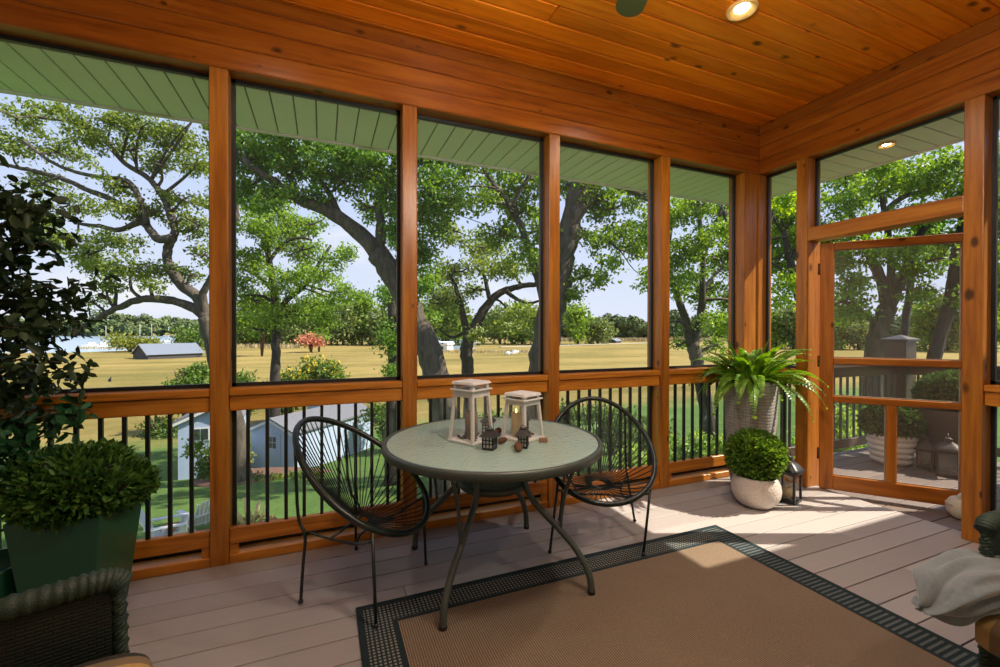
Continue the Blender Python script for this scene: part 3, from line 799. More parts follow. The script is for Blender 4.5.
# tall grey woven planter with fern
def woven_grey():
    t = NT('woven_grey_planter'); v = t.coord()
    sp = t.n('SeparateXYZ'); t.t.links.new(v, sp.inputs[0])
    ang = t.math('MULTIPLY', t.math('ARCTAN2', sp.outputs[1], sp.outputs[0]), 14/(2*PI))
    seam = t.math('LESS_THAN', t.math('FRACT', ang), .035)
    zz = t.math('FRACT', t.math('MULTIPLY', sp.outputs[2], 42.0)); row = t.math('ABSOLUTE', t.math('SUBTRACT', zz, .5))
    g = t.noise(t.coord((8,8,60)), 2, 4)
    col = t.ramp(t.math('ADD', t.math('MULTIPLY', g, .7), t.math('MULTIPLY', row, .5)), [(.3, (.36,.345,.325)), (.75, (.20,.19,.18))])
    col = t.mix(seam, col, c4((.13,.125,.12)))
    return t.done(t.principled(Base_Color=col, Roughness=.75, Normal=t.bump(row, .5, .006)))
fx, fy = -.440, -.270
r = thing('potted_fern', (fx, fy, 0), 'bushy green fern in a tall grey woven planter by the corner post', 'potted plant')
m = MB(); m.lathe([(1e-6,.001),(.105,.001),(.128,.03),(.146,.14),(.160,.30),(.174,.55),(.183,.80),(.186,.885),(.178,.890),(.172,.880),(.170,.84),(1e-6,.84)], 64, (fx, fy, 0), power=3.2, rz=.39); m.build('planter', woven_grey(), r)
MB().lathe([(1e-6,.8405),(.167,.8405),(.13,.858),(1e-6,.865)], 32, (fx, fy, 0), power=3.2, rz=.39).build('soil', mat_plain('dark_soil', (.03,.02,.014), .95, noise=.4, nscale=60), r)
FERN = mat_leaf('fern_green', (.06,.16,.014), (.22,.38,.045), .40, .33)
def frond(parent, az, el, L, W, droop, seed):
    rr = random.Random(seed)
    d0 = np.array([math.cos(az)*math.cos(el), math.sin(az)*math.cos(el), math.sin(el)])
    p = np.array([fx+.05*math.cos(az), fy+.05*math.sin(az), .85]); rib = []; d = d0.copy(); K = 22
    rl = rr.uniform(-.75, .75); side0 = np.array([-math.sin(az), math.cos(az), 0])*math.cos(rl)+np.array([-math.cos(az)*math.sin(el), -math.sin(az)*math.sin(el), math.cos(el)])*math.sin(rl)
    cb, db, nb, lb, wb = [], [], [], [], []
    for i in range(K+1):
        rib.append(p.copy()); s = i/K
        d = d+np.array([0, 0, -droop*.095*(s+.25)]); d /= np.linalg.norm(d)
        up = np.cross(side0, d); up = -up if up[2] < 0 else up
        if i > 2:
            w = W*max(.12, math.sin(PI*min(1, (s*.90+.10)))**.6*(1-.25*s))
            for sg in (-1, 1):
                cb.append(p.copy()); db.append(side0*sg*(1-.25*s)+d*(.45+.4*s)+up*.10); nb.append(up+side0*rr.uniform(-.15,.15)); lb.append(w*rr.uniform(.9,1.08)); wb.append(min(L/K*2.1, w*.75))
        p = p+d*L/K
    cb.append(rib[-1]-d*L/K*.3); db.append(d); nb.append(up); lb.append(L*.05); wb.append(L/K*1.6)
    fr = leaf_mesh('frond', np.array(cb), np.array(db), np.array(nb), np.array(lb), np.array(wb), FERN, parent, fold=.10)
    ORIGIN[fr.name] = ORIGIN[parent.name]
    MB().tube(rib, [.0035*(1-.8*i/K) for i in range(K+1)], 5).build('rib', mat_plain('fern_rib', (.10,.17,.03), .5) if 'fern_rib' not in bpy.data.materials else bpy.data.materials['fern_rib'], fr)
rr = random.Random(21)
for i in range(60):
    az = i*2.39996+rr.uniform(-.2,.2); q = i/59
    el = 1.30-.95*q+rr.uniform(-.1,.1)
    frond(r, az, el, rr.uniform(.36,.46)+.10*q, rr.uniform(.052,.074), .75+.75*q+rr.uniform(-.2,.3), 100+i)

# metal floor lanterns
LMET = mat_plain('dark_lantern_metal', (.035,.035,.036), .38, .5, noise=.2)
LMET2 = mat_plain('deck_lantern_metal', (.06,.045,.04), .6, .2, noise=.2)
def floor_lantern(x, y, z, rz, s, h, mat, label):
    r = thing('floor_lantern', (x, y, z), label, 'lantern')
    co, si = math.cos(rz), math.sin(rz)
    def P(a, b, c): return (x+a*co-b*si, y+a*si+b*co, z+c)
    def bx(m, a0, a1, b0, b1, z0, z1): m.hexa([P(a0,b0,z0),P(a1,b0,z0),P(a1,b1,z0),P(a0,b1,z0)], [P(a0,b0,z1),P(a1,b0,z1),P(a1,b1,z1),P(a0,b1,z1)])
    q = s/2; hb = h*.68
    m = MB(); bx(m, -q, q, -q, q, .0005, .022); bx(m, -q+.008, q-.008, -q+.008, q-.008, .022, .030); m.build('base', mat, r, bevel=.002)
    m = MB()
    for a in (-1, 1):
        for b in (-1, 1):
            bx(m, min(a*q, a*(q-.015)), max(a*q, a*(q-.015)), min(b*q, b*(q-.015)), max(b*q, b*(q-.015)), .0222, hb)
    for k in range(4):
        ca, sa = math.cos(k*PI/2), math.sin(k*PI/2)
        m.hexa([P(u*ca-w*sa, u*sa+w*ca, hb-.018) for u, w in ((-q+.015,-q+.002),(q-.015,-q+.002),(q-.015,-q+.010),(-q+.015,-q+.010))], [P(u*ca-w*sa, u*sa+w*ca, hb) for u, w in ((-q+.015,-q+.002),(q-.015,-q+.002),(q-.015,-q+.010),(-q+.015,-q+.010))])
    m.build('frame', mat, r)
    for k in range(4):
        ca, sa = math.cos(k*PI/2), math.sin(k*PI/2); w = -q+.007
        m = MB(); m.add([P(u*ca-w*sa, u*sa+w*ca, zz) for u, zz in ((-q+.015,.03),(q-.015,.03),(q-.015,hb-.018),(-q+.015,hb-.018))], [(0,1,2,3)]); m.build('glass_pane', GLASS, r)
    m = MB(); m.lathe([(1e-6,hb+.0005),(q*1.32,hb+.0005),(q*1.36,hb+.012),(q*1.18,hb+.030),(q*.80,hb+.058),(q*.42,hb+.078),(q*.36,hb+.10),(q*.42,hb+.104),(q*.18,hb+.116),(1e-6,hb+.118)], 36, (x, y, z), power=5, rz=rz); m.build('roof', mat, r)
    m = MB(); R = q*.55
    m.tube([P(R*math.cos(a), 0, hb+.112+R*1.05*math.sin(a)) for a in np.linspace(0, 2*PI, 25)[:-1]], .0035, 6, closed=True); m.build('ring_handle', mat, r)
    return P
Pf = floor_lantern(-.405, -.555, 0, .25, .135, .335, LMET, 'black metal lantern with ring handle on the floor beside the round pot')
c = Pf(0, 0, .0305); t = thing('pillar_candle', c, 'pale candle inside the black floor lantern', 'candle')
m = MB(); m.lathe([(1e-6,0),(.034,0),(.034,.075),(.028,.078),(1e-6,.072)], 24, c); m.build('wax', CANDLE_L, t)
MB().tube([(c[0],c[1],c[2]+.07),(c[0]+.002,c[1],c[2]+.085)], .0015, 5).build('wick', BLACK, t)
floor_lantern(1.60, -.66, -.03, .4, .15, .34, LMET2, 'dark lantern out on the deck in front of the brown planter, the nearer of two')
floor_lantern(1.69, -.47, -.03, .2, .12, .27, LMET2, 'smaller dark lantern out on the deck beside the white ribbed pot')

# door stop bag
BAG = mat_plain('canvas_bag', (.60,.55,.46), .85, noise=.08, nscale=50, bump=.2)
bx_, by_, bz_ = .530, -1.185, -.03
r = thing('door_stop_bag', (bx_, by_, bz_), 'small white canvas door stop bag propping the screen door open', 'door stop')
m = MB(); m.lathe([(1e-6,.001),(.075,.001),(.095,.020),(.100,.060),(.092,.100),(.078,.125),(.060,.136),(1e-6,.140)], 32, (bx_,by_,bz_), power=3.4, rz=.7); m.build('bag', BAG, r)
m = MB(); m.tube(catmull([(bx_-.06,by_+.02,bz_+.125),(bx_-.055,by_+.018,bz_+.165),(bx_,by_,bz_+.178),(bx_+.055,by_-.018,bz_+.165),(bx_+.06,by_-.02,bz_+.125)],5), .009, 7); m.build('carry_strap', BAG, r)
m = MB()
m.tube([(bx_+.101*math.cos(a)*(abs(math.cos(a))**3.4+abs(math.sin(a))**3.4)**(-1/3.4)*.96, by_+.101*math.sin(a)*(abs(math.cos(a))**3.4+abs(math.sin(a))**3.4)**(-1/3.4)*.96, bz_+.095) for a in np.linspace(0,2*PI,41)[:-1]], .004, 6, closed=True); m.build('piping', BAG, r)

# square green planter with bushy plant, left
PLM = mat_plain('green_glazed_planter', (.012,.085,.042), .30, noise=.12, nscale=30)
px_, py_, prz = -4.655, -.245, -.16
r = thing('planter_bush', (px_, py_, 0), 'bushy green plant in a dark green tapered square planter, at the left', 'potted plant')
def sq(w, z, rz=prz): return [(px_+(a*math.cos(rz)-b*math.sin(rz))*w, py_+(a*math.sin(rz)+b*math.cos(rz))*w, z) for a, b in ((-1,-1),(1,-1),(1,1),(-1,1))]
m = MB(); m.hexa(sq(.118,.001), sq(.165,.500)); m.build('planter', PLM, r, bevel=.006, seg=2)
m = MB(); m.hexa(sq(.150,.5002), sq(.150,.505)); m.build('soil', bpy.data.materials['dark_soil'], r)
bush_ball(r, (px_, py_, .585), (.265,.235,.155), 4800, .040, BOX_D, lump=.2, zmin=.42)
m = MB()
for i in range(9):
    a = i*.7; m.tube([(px_+.02*math.cos(a),py_+.02*math.sin(a),.50),(px_+.14*math.cos(a),py_+.11*math.sin(a),.62)], .004, 6)
m.build('stems', TWIG, r)

# tall leafy indoor tree, far left, nearly in silhouette
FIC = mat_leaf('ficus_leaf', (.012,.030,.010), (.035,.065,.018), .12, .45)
FIC_LIT = mat_leaf('ficus_leaf_lit', (.02,.085,.03), (.05,.17,.06), .3, .4)  # same leaf in a brighter colour, painting the outdoor light on it
tx_, ty_ = -4.97, -.25
r = thing('ficus_tree', (tx_, ty_, 0), 'tall dark leafy potted tree at the left edge, against the windows', 'potted plant')
m = MB(); m.lathe([(1e-6,.001),(.11,.001),(.14,.28),(.15,.30),(.14,.30),(.135,.27),(1e-6,.27)], 32, (tx_,ty_,0)); m.build('pot', PLM, r)
m = MB(); cl = []; cl2 = []
rr = random.Random(9)
trunk = catmull([(tx_,ty_,.26),(tx_+.02,ty_+.01,.7),(tx_-.01,ty_-.01,1.2),(tx_+.03,ty_,1.75),(tx_+.02,ty_,1.95)], 6)
m.tube(trunk, [.017-.011*i/(len(trunk)-1) for i in range(len(trunk))], 7)
m2 = MB()
for i in range(54):
    z = .62+1.26*(i/53); a = i*2.4+rr.uniform(-.3,.3)
    reach = (.17+.18*math.sin(PI*min(1,(z-.45)/1.55)))*rr.uniform(.7,1.1)*(.72 if math.cos(a) < -.2 else 1)
    p0 = np.array([tx_+.01, ty_, z-.12]); p1 = p0+np.array([math.cos(a)*reach, math.sin(a)*reach*.8, rr.uniform(.02,.2)])
    m.tube([p0, (p0+p1)/2+[0,0,.03], p1], [.005,.004,.002], 5)
    for j in range(62):
        q = rr.uniform(.25, 1.05); c = p0+(p1-p0)*q
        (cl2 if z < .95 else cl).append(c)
m.build('stem', TWIG, r)
for nm, arr, mat in (('foliage', cl, FIC), ('lower_foliage', cl2, FIC_LIT)):
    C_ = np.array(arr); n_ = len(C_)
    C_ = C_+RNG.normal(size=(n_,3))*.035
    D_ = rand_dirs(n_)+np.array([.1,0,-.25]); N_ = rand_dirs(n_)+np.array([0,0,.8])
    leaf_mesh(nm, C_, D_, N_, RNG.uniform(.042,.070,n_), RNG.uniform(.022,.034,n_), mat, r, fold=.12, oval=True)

# ------------------------------------------------------------------ wicker armchairs
def wicker_mat():
    t = NT('dark_green_wicker'); v = t.coord()
    b = t.n('TexBrick', i_Scale=1.0); t.t.links.new(t.coord((1,1,1), rot=(PI/2,0,0)), b.inputs['Vector'])
    b.inputs['Brick Width'].default_value = .030; b.inputs['Row Height'].default_value = .009; b.inputs['Mortar Size'].default_value = .0018; b.inputs['Mortar Smooth'].default_value = .6
    g = t.noise(v, 90, 3)
    col = t.ramp(t.math('ADD', t.math('MULTIPLY', g, .5), t.math('MULTIPLY', b.outputs['Fac'], -.3)), [(.0, (.002,.005,.003)), (.5, (.010,.022,.013))])
    return t.done(t.principled(Base_Color=col, Roughness=.5, Normal=t.bump(t.math('SUBTRACT', 1.0, b.outputs['Fac']), .8, .004)))
WICK = wicker_mat(); WROLL = mat_plain('green_wicker_roll', (.018,.036,.022), .5, noise=.45, nscale=55, bump=.5)
def wicker_chair(x, y, rz, label):
    r = thing('wicker_armchair', (x, y, 0), label, 'armchair', rz=rz)
    za = .645
    def rope(m, P, R, turns, n_=3, rr_=None):
        """strands wound about the line P"""
        L_ = len(P)
        for k in range(n_):
            pts = []
            for i in range(L_):
                t_ = P[min(i+1, L_-1)]-P[max(i-1, 0)]; t_ = t_/np.linalg.norm(t_)
                u = np.cross(t_, [0, 1.0, 0]); u /= np.linalg.norm(u)+1e-9; w = np.cross(t_, u)
                a = 2*PI*(turns*i/(L_-1)+k/n_); pts.append(P[i]+R*(math.cos(a)*u+math.sin(a)*w))
            m.tube(pts, R*.78, 6)
    for s in (1, -1):
        a = MB(); yv = s*.31
        P = catmull([(-.34,yv,za+.02),(-.1,yv,za-.005),(.15,yv,za),(.30,yv,za+.005),(.335,yv,za-.02)], 24)
        rad = [.028*(1+.10*math.sin(i*1.9)) for i in range(len(P))]; rad[0] = .02; rad[-1] = .018
        a.tube(P, rad, 12)
        A = a.build('arm', WROLL, r, local=True)
        m = MB(); m.box((-.33, yv-.012, .10), (.315, yv+.012, za-.02)); m.build('side_panel', WICK, A, local=True)
        m = MB(); rope(m, catmull([(.325,yv,za-.01),(.330,yv,.45),(.328,yv,.22),(.325,yv,.03)], 22), .011, 16); m.build('front_braid', WROLL, A, local=True)
    m = MB(); rope(m, catmull([(-.42,-.34,.60),(-.46,-.33,.78),(-.49,-.22,.90),(-.50,0,.93),(-.49,.22,.90),(-.46,.33,.78),(-.42,.34,.60)], 22), .016, 30); m.build('back_roll', WROLL, r, local=True)
    m = MB(); m.grid(lambda u, v: (-.34-.15*v-.02*math.sin(PI*u), -.32+.64*u, .12+(.48+.32*math.sin(PI*u)**.5)*v), 15, 9); m.build('backrest', WICK, r, local=True, solid=.022)
    m = MB(); m.box((-.34,-.296,.24), (.335,.296,.31)); m.build('seat_base', WICK, r, local=True, bevel=.01)
    m = MB(); m.box((.315,-.296,.10), (.338,.296,.2395)); m.build('apron', WICK, r, local=True)
    for u in (-.32, .315):
        for v in (-.31, .31):
            m = MB(); m.tube([(u,v,.0005),(u,v,.12)], .020, 10); m.build('leg', WROLL, r, local=True)
    return r
def stripes_mat(name, axis):
    t = NT(name); v = t.coord(); sp = t.n('SeparateXYZ'); t.t.links.new(v, sp.inputs[0])
    s = t.math('FRACT', t.math('MULTIPLY', t.math('ADD', sp.outputs[axis], .285), 1/.21))
    nd = t.n('ValToRGB'); cr = nd.color_ramp; cr.interpolation = 'CONSTANT'
    st = [(0, (.42,.27,.10)), (.26, (.20,.145,.085)), (.43, (.042,.040,.034)), (.60, (.21,.16,.10)), (.76, (.46,.27,.06)), (.97, (.42,.27,.10))]
    while len(cr.elements) < len(st): cr.elements.new(.5)
    for e, (p, c) in zip(cr.elements, st): e.position = p; e.color = c4(c)
    t.set(nd.inputs[0], s)
    return t.done(t.principled(Base_Color=nd.outputs[0], Roughness=.85, Specular_IOR_Level=.15, Normal=t.bump(t.noise(v, 250, 2), .2, .002)))
STRIPE = stripes_mat('striped_cushion_cloth', 1)
def cushion(x, y, rz, x0, x1, w, z0, th, label):
    r = tag(None or MB().build('seat_cushion', STRIPE), label, 'cushion') if False else None
    m = MB(); n_ = 28
    prof = []
    for i in range(64):
        a = 2*PI*i/64; ca, sa = math.cos(a), math.sin(a); p_ = 4.5
        q = (abs(ca)**p_+abs(sa)**p_)**(-1/p_); prof.append(((x0+x1)/2+(x1-x0)/2*q*ca, q*sa))
    rings = []
    for j in range(n_+1):
        t_ = -1+2*j/n_; e = (1-abs(t_)**7)**.33
        rings.append([(px+(0 if e > .99 else ((x0+x1)/2-px)*(1-e)*.18), t_*w/2, z0+th/2+q*th/2*(.35+.65*e)*(1+.10*(1-abs(t_)**2)*(1-((px-(x0+x1)/2)/(x1-x0)*2)**2))) for px, q in prof])
    vs = [p for rg_ in rings for p in rg_]; N_ = 64
    fs = [(j*N_+i, j*N_+(i+1) % N_, (j+1)*N_+(i+1) % N_, (j+1)*N_+i) for j in range(n_) for i in range(N_)]
    fs += [tuple(range(N_))[::-1], tuple(n_*N_+i for i in range(N_))]
    m.add(vs, fs, 0, True)
    o = m.build('seat_cushion', STRIPE); o.location = (x, y, 0); o.rotation_euler = (0, 0, rz)
    tag(o, label, 'cushion'); return o
LCX, LCY, LRZ = -4.365, -1.735, .28
wicker_chair(LCX, LCY, LRZ, 'dark green wicker armchair at the left bottom edge, below the square planter')
cushion(LCX, LCY, LRZ, -.32, .400, .57, .312, .192, 'tan striped seat cushion in the wicker chair at the left')
RCX, RCY, RRZ = -1.315, -2.345, PI
wicker_chair(RCX, RCY, RRZ, 'dark green wicker armchair at the right bottom edge, with grey throw')
cushion(RCX, RCY, RRZ, -.32, .545, .57, .312, .125, 'tan, brown and black striped cushion under the grey throw at the right')
# grey throw bunched over the front of the right cushion
def throw_mat():
    t = NT('grey_fleece'); v = t.coord(); g = t.noise(v, 60, 4)
    p = t.principled(Base_Color=t.mix(g, c4((.115,.138,.150)), c4((.20,.235,.25))), Roughness=.95, Specular_IOR_Level=.1, Sheen_Weight=.6, Normal=t.bump(t.noise(v, 220, 2), .25, .003))
    return t.done(p)
m = MB()
KEYS = [(-2.025,-2.035,.468,.012,.010),(-1.995,-2.038,.476,.036,.034),(-1.945,-2.042,.486,.060,.058),(-1.86,-2.048,.496,.078,.066),(-1.72,-2.068,.498,.086,.062),(-1.52,-2.10,.488,.088,.052),(-1.30,-2.13,.480,.085,.044),(-1.22,-2.135,.478,.06,.03)]
KP = catmull([k[:3] for k in KEYS], 9); KR = catmull([(k[3], k[4], 0) for k in KEYS], 9); NL = 72
rings = []
for i, (p, q) in enumerate(zip(KP, KR)):
    u = i/(len(KP)-1); ring_ = []
    for j in range(NL):
        a = 2*PI*j/NL
        w = a+2.2*u+.35*math.sin(6*u)
        f = 1+.20*math.sin(4*w)*abs(math.sin(4*w))**.2+.10*math.sin(9*w-7*u+1)+.05*math.sin(15*w+5*u)
        f *= 1+.06*math.sin(22*u+2*a)
        x = p[0]+.018*math.sin(3*a+8*u); y = p[1]+q[0]*f*math.cos(a); z = p[2]+q[1]*f*math.sin(a)
        if x > -1.865: z = max(z, .4445)
        if x > -1.66: y = min(y, -2.050)
        ring_.append((x, y, z))
    rings.append(ring_)
vs = [p for g_ in rings for p in g_]
m.add(vs, [(i*NL+j, i*NL+(j+1) % NL, (i+1)*NL+(j+1) % NL, (i+1)*NL+j) for i in range(len(rings)-1) for j in range(NL)]+[tuple(range(NL))[::-1], tuple((len(rings)-1)*NL+j for j in range(NL))], 0, True)
th = m.build('throw_blanket', throw_mat(), subsurf=1)
tag(th, 'grey fleece throw bunched over the striped cushion at the right edge', 'blanket')
# ------------------------------------------------------------------ ground, marsh, water
def prof(y):
    ks = [(-60,-3.2),(2,-3.3),(11,-4.2),(24,-6.35),(45,-7.4),(75,-7.65),(5000,-7.65)]
    for (a, za), (b, zb) in zip(ks, ks[1:]):
        if y <= b:
            t = max(0, (y-a)/(b-a)); t = t if b > 60 else t; return za+(zb-za)*t
    return -7.65
def shore(az):
    pts = [(-3,150),(-1.0,175),(-.68,235),(-.60,900),(-.22,900),(-.19,205),(-.08,215),(-.05,900),(4,900)]
    for (a, za), (b, zb) in zip(pts, pts[1:]):
        if az <= b: return za+(zb-za)*max(0, (az-a)/(b-a))
    return 900
def polar(x, y):
    p = RC@(np.array([x, y, 0])-np.array([CAM[0], CAM[1], 0])); return p[0]/max(p[2], 1e-3), p[2]
def zg(x, y):
    z = prof(y)
    if y > 60:
        az, d = polar(x, y)
        if d > 30:
            s = (d-shore(az))/14
            if s > 0 and d < 760: z = z-1.6*min(1, s)*min(1, max(0, (760-d)/20))
    return z+.06*math.sin(x*.6+1)*math.cos(y*.5)
axis_y = np.concatenate([np.arange(-40, 2, 4), np.arange(2, 60, 1.2), np.arange(60, 300, 8), np.arange(300, 900, 20), [1000, 1400, 2200]])
axis_x = np.concatenate([[-2200,-1400,-1000], np.arange(-800,-60,20), np.arange(-60,60,2.0), np.arange(60,900,20), [1000,1400,2200]])
def ground_mat():
    t = NT('lawn_and_marsh'); geo = t.n('NewGeometry'); sp = t.n('SeparateXYZ'); t.t.links.new(geo.outputs['Position'], sp.inputs[0])
    v = t.coord()
    n1 = t.noise(v, .35, 4); n2 = t.noise(v, 4.0, 4, .7); n3 = t.noise(t.coord((.02,.10,.1)), 1.0, 4); n4 = t.noise(t.coord((.25,1.2,1)), 1.0, 5, .7)
    lawn = t.ramp(t.math('ADD', t.math('MULTIPLY', n1, .5), t.math('MULTIPLY', n2, .5)), [(.3, (.055,.115,.025)), (.55, (.095,.17,.040)), (.75, (.15,.22,.065))])
    n5 = t.noise(t.coord((.035,.035,1)), 1.0, 5, .65); n6 = t.noise(v, 1.3, 4, .75)
    marsh = t.ramp(t.math('ADD', t.math('ADD', t.math('MULTIPLY', n3, .30), t.math('MULTIPLY', n5, .30)), t.math('ADD', t.math('MULTIPLY', n4, .2), t.math('MULTIPLY', n6, .2))), [(.36, (.085,.10,.025)), (.45, (.19,.155,.045)), (.53, (.28,.215,.07)), (.61, (.33,.25,.085)), (.70, (.15,.18,.05))])
    f = t.n('MapRange'); t.set(f.inputs[0], t.math('ADD', sp.outputs[1], t.math('MULTIPLY', n1, 10))); f.inputs[1].default_value = 38; f.inputs[2].default_value = 46
    return t.done(t.principled(Base_Color=t.mix(f.outputs[0], lawn, marsh), Roughness=.95, Specular_IOR_Level=.1, Normal=t.bump(n2, .6, .08)))
V = [(x, y, zg(x, y)) for y in axis_y for x in axis_x]; nx = len(axis_x)
m = MB(); m.add(V, [(j*nx+i, j*nx+i+1, (j+1)*nx+i+1, (j+1)*nx+i) for j in range(len(axis_y)-1) for i in range(nx-1)], 0, True)
tag(m.build('ground', ground_mat()), kind='structure')
def water_mat():
    t = NT('lake_water'); n = t.noise(t.coord((.05,.4,1)), 1.0, 3)
    return t.done(t.principled(Base_Color=c4((.30,.40,.50)), Roughness=.22, Specular_IOR_Level=.6, Normal=t.bump(n, .15, .3)))
m = MB(); m.add([(-2200,60,-8.05),(2200,60,-8.05),(2200,2000,-8.05),(-2200,2000,-8.05)], [(0,1,2,3)])
tag(m.build('water', water_mat()), kind='structure')

# tufts of grass and reeds: pale reed strip along the shore
REED = mat_leaf('dry_reeds', (.30,.24,.12), (.50,.42,.24), .15, .9)
def reed_strip(u0, u1, v, d, n, h, label, mat=REED, spread=10):
    us = RNG.uniform(u0, u1, n); P = []
    for u in us:
        p = at(u, v, d+RNG.uniform(-spread, spread)); P.append((p[0], p[1], zg(p[0], p[1])-.1))
    P = np.array(P); D = np.array([0,0,1.0])+RNG.normal(size=(n,3))*.18
    N = rand_dirs(n)*np.array([1,1,.1])+np.array([-.38,-.9,0])
    o = leaf_mesh('reeds', P, D, N, RNG.uniform(.6, 1.2, n)*h, RNG.uniform(.5, .9, n)*h*.35, mat); tag(o, label, 'reeds', kind='stuff')
reed_strip(75, 300, 342, 225, 1500, 2.2, 'pale dry reeds along the lake shore at the left')
reed_strip(560, 800, 338, 375, 1700, 3.6, 'pale dry reeds in a strip at the far side of the marsh')
reed_strip(425, 560, 345, 178, 600, 1.3, 'pale dry reeds behind the dark forked tree')

# far wooded shore: one mass of crowns nobody could count
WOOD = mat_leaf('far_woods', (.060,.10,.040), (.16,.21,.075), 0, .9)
def woods(u0, u1, d, h0, h1, label, n, rows=3):
    rs = np.random.default_rng(int(u0)+int(d)); P, NN, SZ = [], [], []
    for i in range(n):
        u = rs.uniform(u0, u1); dd = d+rs.uniform(0, 1)**2*60
        p = at(u, 330, dd); k = rs.uniform(.62, 1.15); h = (h0+(h1-h0)*(u-u0)/(u1-u0))*k*(1+(dd-d)/90)
        for j in range(rs.integers(5, 9)):
            rr = h*rs.uniform(.13, .27); c = np.array([p[0]+rs.normal()*h*.24, p[1]+rs.normal()*h*.2, -8+h*rs.uniform(.14, .86)])
            q = int(34*(rr/4)**1.2)+16; dv = rs.normal(size=(q, 3)); dv /= np.linalg.norm(dv, axis=1)[:, None]
            P.append(c+dv*rr*rs.uniform(.75, 1.08, q)[:, None]*np.array([1, 1, .85])); NN.append(dv); SZ.append(np.full(q, d/FPX*2.3))
    P, NN, SZ = np.concatenate(P), np.concatenate(NN), np.concatenate(SZ); q = len(P)
    T_ = rs.normal(size=(q, 3)); T_ -= NN*(T_*NN).sum(1)[:, None]*.8
    o = leaf_mesh('treeline', P-T_*SZ[:, None]*.3, T_, NN+rs.normal(size=(q, 3))*.35, SZ*rs.uniform(.8, 1.7, q), SZ*rs.uniform(.7, 1.2, q), WOOD, fold=.05); tag(o, label, 'wooded shore', kind='stuff')
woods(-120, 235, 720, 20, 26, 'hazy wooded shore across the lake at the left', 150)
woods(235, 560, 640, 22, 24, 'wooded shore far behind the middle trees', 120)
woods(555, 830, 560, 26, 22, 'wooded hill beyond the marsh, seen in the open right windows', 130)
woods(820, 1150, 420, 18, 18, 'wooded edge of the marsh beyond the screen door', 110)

# ------------------------------------------------------------------ trees
BARK = mat_bark('grey_brown_bark', (.030,.024,.018), (.13,.105,.08)); BARKD = mat_bark('dark_bark', (.015,.012,.010), (.065,.052,.042))
LEAF_OAK = mat_leaf('oak_leaves', (.060,.115,.014), (.27,.34,.07), .40)
LEAF_MID = mat_leaf('maple_leaves', (.052,.130,.013), (.25,.385,.052), .45)
LEAF_DEEP = mat_leaf('deep_green_leaves', (.036,.108,.013), (.175,.32,.042), .45)
LEAF_LIME = mat_leaf('lime_leaves', (.10,.20,.014), (.34,.48,.05), .5)
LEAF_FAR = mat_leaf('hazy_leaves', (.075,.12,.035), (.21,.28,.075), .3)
def blob_leaves(blobs, d, leaf_px, dens, seed, grow=1.0):
    rs = np.random.default_rng(seed); P = []; SZ = []
    for bl in blobs:
        u, v, ru, rv = bl[:4]; dd = bl[4] if len(bl) > 4 else d*(1+rs.uniform(-.09, .09)); ru *= grow; rv *= grow
        c = at(u, v, dd); k = dd/FPX
        area = PI*ru*rv; n = int(3.6*dens*area/(leaf_px*leaf_px*.42)); nc = max(6, int(area/45))
        dirs = rs.normal(size=(nc, 3)); dirs /= np.linalg.norm(dirs, axis=1)[:, None]
        cc = dirs*rs.uniform(.25, .95, nc)[:, None]
        sp_ = 4.6/ru
        w = cc[rs.integers(0, nc, n)]*1.12+rs.normal(size=(n, 3))*np.array([sp_, sp_, sp_*.62*ru/max(rv, 4)])
        R = np.array([ru, ru, 0])*k
        lat = RC[0]*1.0; fw = RC[2]
        X = c+np.outer(w[:, 0]*ru*k, lat)+np.outer(w[:, 1]*min(ru, 34)*k, fw)+np.outer(w[:, 2]*rv*k, [0, 0, 1.0])
        P.append(X); SZ.append(np.full(n, leaf_px*k))
    return np.concatenate(P), np.concatenate(SZ)
